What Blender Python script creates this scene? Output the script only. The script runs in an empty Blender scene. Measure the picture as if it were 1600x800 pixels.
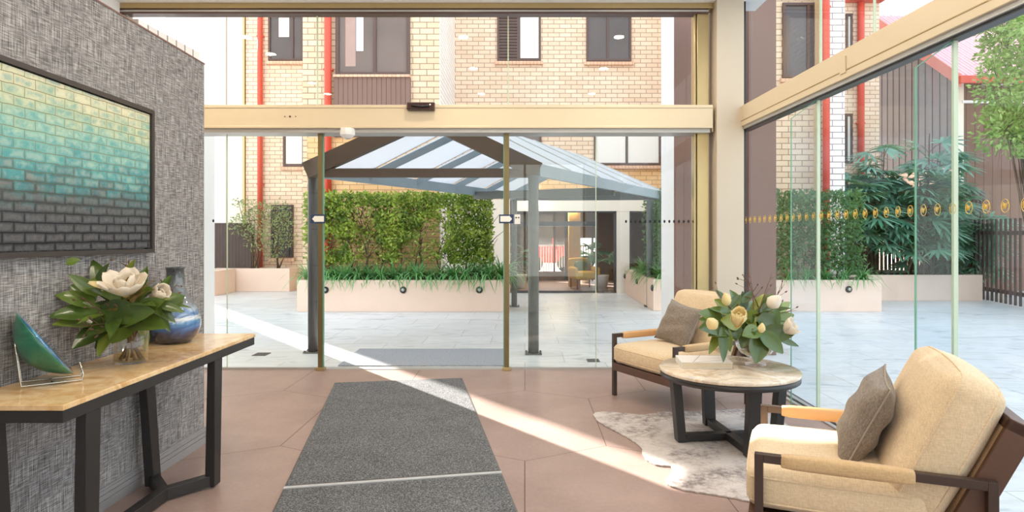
import bpy, math, random
from mathutils import Vector, Matrix, Euler
C = bpy.context.scene.collection
V = Vector
PI = math.pi
def R(d): return math.radians(d)
H = 1.45                      # eye height
def at(px, py, Y): return V(((px-820)/1000*Y, Y, H-(py-364)/1000*Y))   # photo pixel + depth -> point
def X(px, Y): return (px-820)/1000*Y
def Z(py, Y): return H-(py-364)/1000*Y
def gd(px, py):
    Y = 1000*H/(py-364); return V((X(px, Y), Y, 0))

# ------------------------------------------------------------------ mesh builder
class MB:
    def __init__(s): s.v = []; s.f = []; s.sm = []
    def add(s, vs, fs, smooth=False):
        o = len(s.v); s.v += [tuple(p) for p in vs]
        for f in fs: s.f.append(tuple(i+o for i in f)); s.sm.append(smooth)
        return s
    def box(s, x0, x1, y0, y1, z0, z1):
        vs = [(x0,y0,z0),(x1,y0,z0),(x1,y1,z0),(x0,y1,z0),(x0,y0,z1),(x1,y0,z1),(x1,y1,z1),(x0,y1,z1)]
        return s.add(vs, [(0,3,2,1),(4,5,6,7),(0,1,5,4),(1,2,6,5),(2,3,7,6),(3,0,4,7)])
    def hexa(s, a, b):      # two quads (bottom a, top b), 4 points each
        return s.add(list(a)+list(b), [(0,3,2,1),(4,5,6,7),(0,1,5,4),(1,2,6,5),(2,3,7,6),(3,0,4,7)])
    def bar(s, p, q, w, h, up=(0,0,1), w2=None, h2=None):
        p = V(p); q = V(q); d = (q-p).normalized(); up = V(up)
        if abs(d.dot(up)) > .99: up = V((0,1,0))
        x = d.cross(up).normalized(); y = x.cross(d).normalized()
        w2 = w if w2 is None else w2; h2 = h if h2 is None else h2
        def ring(c, w, h): return [c-x*w/2-y*h/2, c+x*w/2-y*h/2, c+x*w/2+y*h/2, c-x*w/2+y*h/2]
        a = ring(p, w, h); b = ring(q, w2, h2)
        return s.add(a+b, [(0,3,2,1),(4,5,6,7),(0,1,5,4),(1,2,6,5),(2,3,7,6),(3,0,4,7)])
    def tube(s, pts, r, seg=8, closed=False, cap=True):
        pts = [V(p) for p in pts]; n = len(pts)
        rs = r if isinstance(r, (list, tuple)) else [r]*n
        rings = []; prev = None
        for i, p in enumerate(pts):
            if closed: d = pts[(i+1)%n]-pts[i-1]
            else: d = pts[min(i+1,n-1)]-pts[max(i-1,0)]
            d = d.normalized() if d.length > 1e-9 else V((0,0,1))
            if prev is None:
                u = V((0,0,1)) if abs(d.z) < .9 else V((1,0,0))
                prev = (u-d*u.dot(d)).normalized()
            else:
                prev = (prev-d*prev.dot(d)); prev = prev.normalized() if prev.length>1e-6 else d.orthogonal().normalized()
            w = d.cross(prev)
            rings.append([p+(prev*math.cos(2*PI*k/seg)+w*math.sin(2*PI*k/seg))*rs[i] for k in range(seg)])
        vs = [v for g in rings for v in g]; fs = []
        for i in range(n if closed else n-1):
            j = (i+1)%n
            for k in range(seg):
                k2 = (k+1)%seg
                fs.append((i*seg+k, i*seg+k2, j*seg+k2, j*seg+k))
        if not closed and cap:
            fs.append(tuple(reversed(range(seg)))); fs.append(tuple((n-1)*seg+k for k in range(seg)))
        return s.add(vs, fs, True)
    def lathe(s, prof, c=(0,0,0), seg=40, axis=None):
        c = V(c); m = Matrix.Identity(3)
        if axis is not None: m = V((0,0,1)).rotation_difference(V(axis).normalized()).to_matrix()
        vs = []; fs = []
        for r, z in prof:
            for k in range(seg):
                a = 2*PI*k/seg; vs.append(c+m@V((r*math.cos(a), r*math.sin(a), z)))
        for i in range(len(prof)-1):
            for k in range(seg):
                k2 = (k+1)%seg; fs.append((i*seg+k, i*seg+k2, (i+1)*seg+k2, (i+1)*seg+k))
        if prof[0][0] > 1e-5: fs.append(tuple(reversed(range(seg))))
        if prof[-1][0] > 1e-5: fs.append(tuple((len(prof)-1)*seg+k for k in range(seg)))
        return s.add(vs, fs, True)
    def prism(s, poly, z0, z1):
        n = len(poly); vs = [(p[0],p[1],z0) for p in poly]+[(p[0],p[1],z1) for p in poly]
        fs = [tuple(reversed(range(n))), tuple(range(n,2*n))]+[(i,(i+1)%n,n+(i+1)%n,n+i) for i in range(n)]
        return s.add(vs, fs)
    def slab(s, poly3, nrm, t):  # planar polygon in 3D thickened by t along nrm
        n = len(poly3); nrm = V(nrm).normalized()*t
        vs = [V(p) for p in poly3]+[V(p)+nrm for p in poly3]
        fs = [tuple(reversed(range(n))), tuple(range(n,2*n))]+[(i,(i+1)%n,n+(i+1)%n,n+i) for i in range(n)]
        return s.add(vs, fs)
    def xf(s, M):
        s.v = [tuple(M@V(p)) for p in s.v]; return s
    def build(s, name, mat, parent=None, world=False, bevel=0, smooth=None, label=None, cat=None, group=None, kind=None, solid=None, sub=0, merge=False):
        me = bpy.data.meshes.new(name)
        vs = s.v
        if parent is not None and world:
            M = wmat(parent).inverted(); vs = [tuple(M@V(p)) for p in vs]
        me.from_pydata(vs, [], s.f)
        me.polygons.foreach_set('use_smooth', s.sm if smooth is None else [smooth]*len(s.f))
        me.update()
        if merge or bevel:
            import bmesh
            b = bmesh.new(); b.from_mesh(me)
            if merge: bmesh.ops.remove_doubles(b, verts=b.verts, dist=1e-5)
            bmesh.ops.recalc_face_normals(b, faces=b.faces)
            b.to_mesh(me); b.free()
        if isinstance(mat, (list, tuple)):
            for m_ in mat: me.materials.append(m_)
        else: me.materials.append(mat)
        o = bpy.data.objects.new(name, me); C.objects.link(o)
        if parent is not None: o.parent = parent
        if bevel:
            b = o.modifiers.new('bevel', 'BEVEL'); b.width = bevel; b.segments = 2; b.limit_method = 'ANGLE'; b.angle_limit = R(40)
        if solid:
            b = o.modifiers.new('solid', 'SOLIDIFY'); b.thickness = solid; b.offset = 0
        if sub:
            b = o.modifiers.new('sub', 'SUBSURF'); b.levels = sub; b.render_levels = sub
        tag(o, label, cat, group, kind)
        return o
def wmat(o):
    M = Matrix.LocRotScale(o.location, o.rotation_euler, None)
    return wmat(o.parent)@M if o.parent is not None else M
def tag(o, label=None, cat=None, group=None, kind=None):
    if label: o['label'] = label
    if cat: o['category'] = cat
    if group: o['group'] = group
    if kind: o['kind'] = kind
    return o
def thing(name, label, cat, loc=(0,0,0), rotz=0, group=None, kind=None):
    o = bpy.data.objects.new(name, None); C.objects.link(o)
    o.location = V(loc); o.rotation_euler = Euler((0,0,rotz)); o.empty_display_size = .05
    return tag(o, label, cat, group, kind)
def dup(root, loc, rotz=None, label=None, group=None):
    r = root.copy(); C.objects.link(r); r.location = V(loc)
    if rotz is not None: r.rotation_euler = Euler((0,0,rotz))
    if label: r['label'] = label
    if group: r['group'] = group
    for ch in list(root.children):
        c = ch.copy(); C.objects.link(c); c.parent = r
        for g in list(ch.children):
            d = g.copy(); C.objects.link(d); d.parent = c
    return r
def struct(name, mb, mat, parent=None, **k):
    return mb.build(name, mat, parent, kind=None if parent is not None else 'structure', **k)

# ------------------------------------------------------------------ materials
class NT:
    def __init__(s, name):
        s.m = bpy.data.materials.new(name); s.m.use_nodes = True; s.t = s.m.node_tree; s.t.nodes.clear()
        s.out = s.t.nodes.new('ShaderNodeOutputMaterial')
    def n(s, typ, **k):
        nd = s.t.nodes.new('ShaderNode'+typ)
        for a, b in k.items():
            if a.startswith('i_'): s.set(nd, a[2:].replace('_', ' '), b)
            else: setattr(nd, a, b)
        return nd
    def set(s, nd, key, val):
        sock = nd.inputs[int(key)] if key.isdigit() else nd.inputs[key]
        if isinstance(val, bpy.types.NodeSocket): s.t.links.new(val, sock)
        elif isinstance(val, bpy.types.Node): s.t.links.new(val.outputs[0], sock)
        else:
            if sock.type == 'RGBA' and len(val) == 3: val = (*val, 1)
            sock.default_value = val
    def math(s, op, a, b=0.0):
        nd = s.n('Math', operation=op); s.set(nd, '0', a); s.set(nd, '1', b); return nd.outputs[0]
    def mix(s, fac, a, b, blend='MIX'):
        nd = s.n('Mix', data_type='RGBA', blend_type=blend)
        s.set(nd, '0', fac); s.set(nd, '6', a); s.set(nd, '7', b); return nd.outputs[2]
    def ramp(s, fac, stops, interp='LINEAR'):
        nd = s.n('ValToRGB'); s.set(nd, 'Fac', fac); cr = nd.color_ramp; cr.interpolation = interp
        while len(cr.elements) < len(stops): cr.elements.new(.5)
        for e, (p, c) in zip(cr.elements, stops): e.position = p; e.color = (*c, 1) if len(c) == 3 else c
        return nd.outputs[0]
    def pos(s, axes='xyz', sc=(1,1,1), obj=False):
        if obj: src = s.n('TexCoord').outputs['Object']
        else: src = s.n('NewGeometry').outputs['Position']
        sep = s.n('SeparateXYZ'); s.set(sep, '0', src)
        com = s.n('CombineXYZ')
        for i, a in enumerate(axes):
            if a in 'xyz':
                o = sep.outputs['xyz'.index(a)]
                s.set(com, str(i), s.math('MULTIPLY', o, sc[i]) if sc[i] != 1 else o)
        return com.outputs[0], sep
    def noise(s, vec, scale, detail=4, rough=.5, dist=0):
        nd = s.n('TexNoise'); s.set(nd, 'Vector', vec); s.set(nd, 'Scale', scale); s.set(nd, 'Detail', detail); s.set(nd, 'Roughness', rough); s.set(nd, 'Distortion', dist)
        return nd.outputs['Fac']
    def bump(s, h, strength=.3, dist=.01):
        nd = s.n('Bump'); s.set(nd, 'Height', h); s.set(nd, 'Strength', strength); s.set(nd, 'Distance', dist); return nd.outputs[0]
    def bsdf(s, color, rough=.5, metal=0, spec=.5, normal=None, **k):
        b = s.n('BsdfPrincipled'); s.set(b, 'Base Color', color); s.set(b, 'Roughness', rough); s.set(b, 'Metallic', metal); s.set(b, 'Specular IOR Level', spec)
        if normal is not None: s.set(b, 'Normal', normal)
        for a, v in k.items(): s.set(b, a.replace('_', ' '), v)
        s.fin(b.outputs[0]); return b
    def fin(s, sh): s.t.links.new(sh, s.out.inputs[0]); return s.m

def plain(name, c, rough=.5, metal=0, spec=.5, var=.12, vs=6, bump=0, obj=True):
    t = NT(name); p, _ = t.pos(obj=obj); n = t.noise(p, vs, 5, .6)
    col = t.mix(n, tuple(x*(1-var) for x in c), tuple(min(1, x*(1+var)) for x in c))
    nb = t.bump(t.noise(p, vs*20, 3), bump) if bump else None
    t.bsdf(col, rough, metal, spec, nb); return t.m
def brick(name, axes, a, b, mortar, bw=.28, bh=.105, ms=.008, bump=.3, rough=.85, blotch=.12):
    t = NT(name); p, _ = t.pos(axes+'-')
    bt = t.n('TexBrick'); t.set(bt, 'Vector', p)
    t.set(bt, 'Color1', a); t.set(bt, 'Color2', b); t.set(bt, 'Mortar', mortar); t.set(bt, 'Scale', 1.0)
    t.set(bt, 'Brick Width', bw); t.set(bt, 'Row Height', bh); t.set(bt, 'Mortar Size', ms); t.set(bt, 'Bias', 0.0); t.set(bt, 'Mortar Smooth', .1)
    n = t.noise(p, 1.2, 5, .6)
    col = t.mix(blotch, bt.outputs['Color'], t.ramp(n, [(.3, tuple(x*.6 for x in a)), (.7, tuple(min(1, x*1.2) for x in b))]))
    t.bsdf(col, rough, 0, .3, t.bump(t.math('SUBTRACT', 1.0, bt.outputs['Fac']), bump, .01)); return t.m
M = {}
cb1, cb2, cm = (.78,.57,.41), (.86,.68,.52), (.36,.22,.15)
M['brick'] = brick('cream_brick', 'xz', cb1, cb2, cm)
M['brick_pier'] = brick('cream_brick_large', 'xz', (.68,.49,.32), (.78,.60,.42), (.27,.17,.11), bh=.118, ms=.009)
M['brick_side_sunlit'] = brick('cream_brick_sunlit_side', 'yz', (.85,.80,.76), (.92,.88,.84), (.5,.42,.38))  # same brick on the pier return, sunlight put into its paler colour
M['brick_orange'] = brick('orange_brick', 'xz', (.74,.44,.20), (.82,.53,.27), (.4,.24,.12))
M['brick_white'] = brick('white_brick', 'xz', (.86,.80,.74), (.92,.88,.82), (.30,.24,.22), bw=.4, bh=.12, ms=.011)
M['brick_white_side'] = brick('white_brick_side', 'yz', (.8,.78,.76), (.9,.88,.86), (.3,.26,.24), bw=.11, bh=.5, ms=.008)
M['cream'] = plain('cream_render', (.86,.78,.66), .8, var=.05)
M['cream_col'] = plain('cream_column_paint', (.60,.52,.41), .5, var=.03)
M['white_col'] = plain('white_column_paint', (.86,.84,.82), .6, var=.03)
M['brown_col'] = plain('mauve_brown_render', (.235,.145,.12), .85, spec=.1, var=.08, vs=30)
M['planter'] = plain('peach_render', (.82,.62,.50), .8, var=.06, vs=3)
M['red'] = plain('red_downpipe_paint', (.62,.07,.035), .4, var=.1)
M['brown'] = plain('brown_window_frame', (.09,.045,.035), .45)
M['char'] = plain('charcoal_powdercoat', (.045,.045,.05), .4)
M['steel'] = plain('bronze_brown_steel', (.085,.06,.045), .4)
M['bluegrey'] = plain('blue_grey_steel', (.28,.34,.37), .45)
M['greysteel'] = plain('grey_green_steel', (.12,.13,.115), .45)
M['beige'] = plain('champagne_aluminium', (.70,.585,.41), .42, .2, var=.03)
M['gold'] = plain('gold_anodised_metal', (.50,.38,.19), .3, .8, var=.06)
M['alu'] = plain('grey_aluminium_channel', (.50,.49,.47), .4, .5, var=.05)
M['black'] = plain('black_plastic', (.018,.016,.016), .3)
M['maroon'] = plain('dark_maroon_plastic', (.05,.02,.018), .25)
M['whitep'] = plain('white_plastic', (.8,.8,.78), .35, var=.03)
M['plaster'] = plain('white_plaster', (.8,.8,.8), .9, var=.02)
M['greywall'] = plain('grey_plaster', (.62,.60,.57), .9, var=.03)
M['gate'] = plain('cream_metal_paint', (.82,.72,.48), .5, var=.05)
M['fence'] = plain('dark_timber', (.07,.045,.04), .7, var=.3)
M['legblack'] = plain('black_stained_timber', (.022,.020,.019), .42, var=.3, vs=14)
M['wood'] = plain('walnut_timber', (.10,.045,.025), .4, var=.35, vs=12)
M['bronze'] = plain('dark_bronze_metal', (.07,.045,.035), .38, .4)
M['rubber'] = plain('rubber_edge', (.12,.115,.11), .7)
M['nickel'] = plain('brushed_nickel', (.6,.57,.5), .25, 1, var=.05)
M['yellow'] = plain('mustard_fabric', (.75,.42,.05), .8)
M['orange'] = plain('orange_ochre_paint', (.72,.42,.12), .7)
M['paper'] = plain('paper_pages', (.72,.62,.46), .9)
M['bookc'] = plain('book_cover', (.80,.76,.72), .5, var=.06)
M['slate'] = plain('slate_grey_cladding', (.27,.26,.27), .7, var=.12, vs=2)
M['browncl'] = plain('brown_cladding', (.20,.11,.075), .7, var=.15)
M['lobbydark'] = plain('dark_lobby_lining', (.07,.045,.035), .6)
M['stile'] = plain('aged_bronze_gold', (.20,.155,.07), .35, .6)
M['blind'] = plain('pale_roller_blind', (.82,.79,.74), .8, var=.02)
M['curtain'] = plain('mauve_curtain', (.42,.28,.24), .9)
M['netcurtain'] = plain('pale_net_curtain', (.70,.76,.85), .9)
M['soil'] = plain('dark_soil', (.05,.035,.025), 1, bump=.8)
M['redcar'] = plain('red_car_paint', (.8,.03,.02), .2)

def schlick(t, r0=.045):
    g = t.n('NewGeometry'); d = t.n('VectorMath', operation='DOT_PRODUCT'); t.set(d, '0', g.outputs['Normal']); t.set(d, '1', g.outputs['Incoming'])
    c = t.math('ABSOLUTE', d.outputs['Value']); return t.math('ADD', r0, t.math('MULTIPLY', t.math('POWER', t.math('SUBTRACT', 1.0, c), 5.0), 1-r0))
def glass(name, tint=(.93,.975,.955), refl=1.0, rough=0.0):
    t = NT(name); fz = schlick(t)
    tr = t.n('BsdfTransparent'); t.set(tr, 'Color', tint)
    gl = t.n('BsdfGlossy'); t.set(gl, 'Color', (1,1,1)); t.set(gl, 'Roughness', rough)
    mx = t.n('MixShader'); t.set(mx, '0', t.math('MULTIPLY', fz, refl)); t.set(mx, '1', tr.outputs[0]); t.set(mx, '2', gl.outputs[0])
    return t.fin(mx.outputs[0])
M['glass'] = glass('clear_glass', (.985,.995,.99), .38)
M['sglass'] = glass('side_clear_glass', (.925,.955,.975), .42)
M['vglass'] = glass('vase_glass', (.95,.96,.95), 1.3)
def glass_edge(name, c):
    t = NT(name); tr = t.n('BsdfTransparent'); t.set(tr, 'Color', (.6,.85,.75))
    b = t.n('BsdfPrincipled'); t.set(b, 'Base Color', c); t.set(b, 'Roughness', .2)
    mx = t.n('MixShader'); t.set(mx, '0', .7); t.set(mx, '1', tr.outputs[0]); t.set(mx, '2', b.outputs[0]); return t.fin(mx.outputs[0])
M['gedge'] = glass_edge('green_glass_edge', (.25,.55,.42))
M['gedge2'] = glass_edge('pale_glass_edge', (.75,.80,.62))
def darkpane(name, c, rough=.08):
    t = NT(name); p, _ = t.pos(); n = t.noise(p, 1.5, 3)
    t.bsdf(t.mix(n, tuple(x*.7 for x in c), tuple(x*1.3 for x in c)), rough, 0, .5); return t.m
M['pane'] = darkpane('dark_window_glass', (.085,.068,.065))
M['pane2'] = darkpane('brown_window_glass', (.15,.105,.09))
def roofglass():
    t = NT('canopy_polycarbonate'); tr = t.n('BsdfTransparent'); t.set(tr, 'Color', (.90,.93,.95))
    tl = t.n('BsdfTranslucent'); t.set(tl, 'Color', (.92,.93,.95)); df = t.n('BsdfPrincipled'); t.set(df, 'Base Color', (.82,.86,.9)); t.set(df, 'Roughness', .25)
    m1 = t.n('MixShader'); t.set(m1, '0', .5); t.set(m1, '1', tl.outputs[0]); t.set(m1, '2', df.outputs[0])
    m2 = t.n('MixShader'); t.set(m2, '0', .72); t.set(m2, '1', tr.outputs[0]); t.set(m2, '2', m1.outputs[0]); return t.fin(m2.outputs[0])
M['roofglass'] = roofglass()

def fabricwall():
    t = NT('grey_woven_wallpaper')
    p1, _ = t.pos('yzx', (14, 230, 5)); p2, _ = t.pos('yzx', (230, 9, 5)); p3, _ = t.pos()
    a = t.noise(p1, 1, 2, .6); b = t.noise(p2, 1, 2, .6); c = t.noise(p3, 1.1, 3)
    s = t.math('MULTIPLY', t.math('ADD', a, b), .5)
    col = t.ramp(s, [(.38, (.05,.047,.047)), (.5, (.24,.23,.225)), (.62, (.55,.53,.52))])
    col = t.mix(.18, col, t.ramp(c, [(.35, (.2,.19,.2)), (.65, (.38,.37,.35))]))
    t.bsdf(col, .85, 0, .25, t.bump(s, .4, .003)); return t.m
M['fabricwall'] = fabricwall()
def floortile():
    t = NT('mauve_stone_tile'); p, _ = t.pos(); n = t.noise(p, 1.6, 5, .6); n2 = t.noise(p, 40, 3)
    col = t.ramp(n, [(.3, (.30,.208,.178)), (.7, (.40,.285,.25))]); col = t.mix(.1, col, t.ramp(n2, [(.4, (.2,.12,.09)), (.6, (.42,.28,.22))]))
    t.bsdf(col, .38, 0, .45, t.bump(n2, .05, .002)); return t.m
M['tile'] = floortile()
M['grout'] = plain('dark_grout', (.13,.085,.07), .9)
def paving():
    t = NT('pale_stone_paving'); p, sep = t.pos('xy-')
    bt = t.n('TexBrick'); t.set(bt, 'Vector', p); t.set(bt, 'Scale', 1.0); t.set(bt, 'Brick Width', .9); t.set(bt, 'Row Height', .6); t.set(bt, 'Mortar Size', .004)
    t.set(bt, 'Color1', (.68,.68,.67)); t.set(bt, 'Color2', (.79,.79,.775)); t.set(bt, 'Mortar', (.22,.21,.2))
    ps, _ = t.pos('xy-', (1.0, 3.2, 1)); n = t.noise(ps, 1.3, 8, .62, 1.2)
    vein = t.ramp(n, [(.33, (.34,.37,.40)), (.46, (.80,.80,.79)), (.6, (.62,.62,.60)), (.7, (.80,.79,.76))])
    col = t.mix(.5, bt.outputs['Color'], vein, 'MULTIPLY'); col = t.mix(.35, col, vein)
    t.bsdf(col, .36, 0, .5, t.bump(t.math('SUBTRACT', 1.0, bt.outputs['Fac']), .2, .004)); return t.m
M['paving'] = paving()
def marble():
    t = NT('honey_marble'); p, _ = t.pos(obj=True); n = t.noise(p, 2.2, 9, .65, 1.6); n2 = t.noise(p, 9, 6, .6, .8)
    col = t.ramp(n, [(.30, (.42,.19,.05)), (.42, (.66,.38,.14)), (.5, (.80,.56,.28)), (.58, (.68,.42,.17)), (.7, (.84,.64,.38))])
    col = t.mix(.25, col, t.ramp(n2, [(.42, (.6,.35,.14)), (.55, (.9,.76,.55))]))
    t.bsdf(col, .16, 0, .6); return t.m
M['marble'] = marble()
def marble2():
    t = NT('grey_beige_marble'); p, _ = t.pos(obj=True); n = t.noise(p, 3.0, 9, .65, 1.6)
    col = t.ramp(n, [(.32, (.40,.28,.17)), (.45, (.62,.49,.34)), (.52, (.74,.64,.50)), (.62, (.52,.42,.33)), (.72, (.76,.67,.54))])
    t.bsdf(col, .14, 0, .6); return t.m
M['marble2'] = marble2()
def fabric(name, c, sc=1.0, var=.09, wr=.45):
    t = NT(name); p1, _ = t.pos('xyz', (240*sc, 40*sc, 240*sc), True); p2, _ = t.pos('xyz', (40*sc, 300*sc, 60*sc), True); p3, _ = t.pos(obj=True)
    a = t.noise(p1, 1, 2); b = t.noise(p2, 1, 2); w = t.noise(p3, 5, 3, .5, .6)
    s = t.math('MULTIPLY', t.math('ADD', a, b), .5)
    col = t.ramp(s, [(.34, tuple(x*(1-var*2) for x in c)), (.66, tuple(min(1, x*(1+var)) for x in c))])
    h = t.math('ADD', t.math('MULTIPLY', s, .12), w)
    t.bsdf(col, .92, 0, .15, t.bump(h, wr, .03), Sheen_Weight=.2); return t.m
M['linen'] = fabric('cream_linen', (.73,.56,.36))
M['taupe'] = fabric('taupe_linen', (.265,.215,.17), var=.2, wr=.6)
M['canvas'] = fabric('tan_canvas', (.62,.42,.22), wr=.2)
M['canvas_sunlit'] = plain('tan_canvas_sunlit', (.66,.38,.17), .5, var=.1)
def matmat():
    t = NT('charcoal_carpet_mat'); p, _ = t.pos(); n = t.noise(p, 120, 3, .8); n2 = t.noise(p, 4, 4)
    col = t.ramp(n, [(.38, (.035,.036,.038)), (.52, (.15,.153,.158)), (.66, (.40,.40,.40))])
    col = t.mix(.2, col, t.ramp(n2, [(.3, (.09,.09,.09)), (.7, (.22,.22,.22))]))
    t.bsdf(col, .95, 0, .1, t.bump(n, .8, .006)); return t.m
M['mat'] = matmat()
def outmat():
    t = NT('grey_outdoor_mat'); p, _ = t.pos(); n = t.noise(p, 90, 3, .7)
    t.bsdf(t.ramp(n, [(.35, (.20,.22,.24)), (.65, (.42,.43,.45))]), .95, 0, .1, t.bump(n, .6, .005)); return t.m
M['outmat'] = outmat()
def cowhide():
    t = NT('cowhide_hair'); p, _ = t.pos(); n = t.noise(p, 2.4, 6, .7, .4); n2 = t.noise(p, 26, 6, .75)
    ps, _ = t.pos('xyz', (260, 40, 1)); hr = t.noise(ps, 1, 3)
    base = t.mix(hr, (.46,.39,.35), (.74,.68,.64))
    f = t.math('MULTIPLY', t.ramp(n, [(.42, (0,0,0)), (.58, (1,1,1))]), t.ramp(n2, [(.36, (0,0,0)), (.62, (1,1,1))]))
    col = t.mix(f, base, (.20,.16,.15)); t.bsdf(col, .85, 0, .2, t.bump(hr, .5, .006)); return t.m
M['cow'] = cowhide()
def painting():
    t = NT('brick_pattern_canvas'); p, sep = t.pos('yz-', (1,1,1)); z = sep.outputs[2]; 
    pd = t.n('VectorMath', operation='ADD'); nn = t.n('TexNoise'); t.set(nn, 'Vector', p); t.set(nn, 'Scale', 14.0)
    sc = t.n('VectorMath', operation='SCALE'); t.set(sc, '0', nn.outputs['Color']); sc.inputs['Scale'].default_value = .012
    t.set(pd, '0', p); t.set(pd, '1', sc.outputs[0])
    bt = t.n('TexBrick'); t.set(bt, 'Vector', pd.outputs[0]); t.set(bt, 'Scale', 1.0); t.set(bt, 'Brick Width', .122); t.set(bt, 'Row Height', .0455); t.set(bt, 'Mortar Size', .0022); t.set(bt, 'Mortar Smooth', .4)
    t.set(bt, 'Color1', (0,0,0)); t.set(bt, 'Color2', (1,1,1)); t.set(bt, 'Mortar', (.5,.5,.5))
    g = t.math('MULTIPLY', t.math('SUBTRACT', z, 1.36), 1/.80)
    n = t.noise(p, 9, 5, .7); n2 = t.noise(p, 45, 4, .7)
    g2 = t.math('ADD', g, t.math('MULTIPLY', t.math('SUBTRACT', n, .5), .38))
    g3 = t.math('ADD', g2, t.math('MULTIPLY', t.math('SUBTRACT', bt.outputs['Color'], .5), .14))
    col = t.ramp(g3, [(.0, (.016,.015,.02)), (.12, (.028,.027,.033)), (.30, (.03,.038,.045)), (.40, (.02,.12,.13)), (.53, (.05,.29,.29)), (.68, (.18,.44,.36)), (.84, (.42,.50,.28)), (.97, (.66,.60,.36))])
    b2 = t.n('TexBrick'); t.set(b2, 'Vector', pd.outputs[0]); t.set(b2, 'Scale', 1.0); t.set(b2, 'Brick Width', .122); t.set(b2, 'Row Height', .0455); t.set(b2, 'Mortar Size', .017); t.set(b2, 'Mortar Smooth', 1.0)
    inner = t.math('SUBTRACT', 1.0, b2.outputs['Fac'])
    lo_ = t.mix(.6, col, (.04,.30,.33)); hi_ = t.mix(t.math('MULTIPLY', n2, .38), col, (.42,.42,.42))
    top_ = t.ramp(g, [(.28,(0,0,0)),(.45,(1,1,1))]); patch = t.ramp(t.noise(p, 16, 3, .6), [(.42,(0,0,0)),(.6,(1,1,1))])
    cc_ = t.mix(top_, hi_, t.mix(patch, t.mix(.25, col, (.85,.85,.7)), lo_))
    col = t.mix(t.math('MULTIPLY', inner, .9), col, cc_)
    col = t.mix(t.math('MULTIPLY', t.math('MULTIPLY', n2, t.math('MAXIMUM', g, .06)), .5), col, t.mix(.6, col, (.75,.82,.75)))
    edge = t.mix(t.ramp(g, [(.2,(0,0,0)),(.6,(1,1,1))]), (.012,.012,.016), (.24,.25,.17))
    col = t.mix(bt.outputs['Fac'], col, edge)
    t.bsdf(col, .6, 0, .15, t.bump(t.math('SUBTRACT', n2, bt.outputs['Fac']), .4, .004)); return t.m
M['painting'] = painting()
def leafmat(name, a, b, c, rough=.4, transl=.3, sc=3.0):
    t = NT(name); g = t.n('NewGeometry'); p, _ = t.pos(); n = t.noise(p, sc, 3)
    col = t.mix(.5, t.ramp(g.outputs['Random Per Island'], [(0, a), (.5, b), (1, c)]), t.ramp(n, [(.35, a), (.65, c)]))
    pb = t.n('BsdfPrincipled'); t.set(pb, 'Base Color', col); t.set(pb, 'Roughness', rough); t.set(pb, 'Specular IOR Level', .5)
    tl = t.n('BsdfTranslucent'); t.set(tl, 'Color', t.mix(.5, col, (.35,.5,.05)))
    mx = t.n('MixShader'); t.set(mx, '0', transl); t.set(mx, '1', pb.outputs[0]); t.set(mx, '2', tl.outputs[0]); return t.fin(mx.outputs[0])
M['hedge'] = leafmat('hedge_leaf', (.025,.075,.012), (.15,.27,.03), (.52,.62,.10))
M['hedge2'] = leafmat('dark_hedge_leaf', (.03,.10,.04), (.07,.18,.07), (.16,.30,.10))
M['strap'] = leafmat('strap_leaf', (.05,.22,.05), (.11,.36,.09), (.30,.55,.28))
M['palm'] = leafmat('palm_leaf', (.03,.15,.10), (.09,.30,.19), (.32,.55,.42))
M['tree'] = leafmat('tree_leaf', (.12,.24,.04), (.25,.42,.08), (.50,.62,.22))
M['shrub'] = leafmat('shrub_leaf', (.14,.22,.08), (.25,.34,.12), (.42,.48,.24))
M['bark'] = plain('bark', (.13,.08,.05), .9, var=.3, bump=.5)
def magleaf():
    t = NT('magnolia_leaf'); g = t.n('NewGeometry'); p, _ = t.pos(obj=True); n = t.noise(p, 22, 3)
    top = t.ramp(g.outputs['Random Per Island'], [(0, (.022,.055,.012)), (.4, (.05,.11,.018)), (.72, (.12,.19,.025)), (1, (.30,.33,.05))])
    top = t.mix(t.math('MULTIPLY', n, .5), top, (.14,.17,.03)); und = t.mix(n, (.30,.15,.04), (.40,.30,.10))
    t.bsdf(t.mix(g.outputs['Backfacing'], top, und), .25, 0, .6); return t.m
M['magleaf'] = magleaf()
def petal(name, a, b):
    t = NT(name); p, _ = t.pos(obj=True); n = t.noise(p, 14, 3); col = t.mix(n, a, b)
    pb = t.n('BsdfPrincipled'); t.set(pb, 'Base Color', col); t.set(pb, 'Roughness', .5); tl = t.n('BsdfTranslucent'); t.set(tl, 'Color', col)
    mx = t.n('MixShader'); t.set(mx, '0', .3); t.set(mx, '1', pb.outputs[0]); t.set(mx, '2', tl.outputs[0]); return t.fin(mx.outputs[0])
M['petal'] = petal('white_petal', (.88,.84,.76), (.92,.78,.60))
M['petaly'] = petal('cream_yellow_petal', (.88,.70,.30), (.90,.80,.50))
M['stamen'] = plain('yellow_stamen', (.85,.60,.12), .7)
M['twig'] = plain('brown_twig', (.14,.075,.04), .8, var=.3, vs=30)
M['budm'] = plain('pale_bud', (.70,.66,.38), .6)
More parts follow.
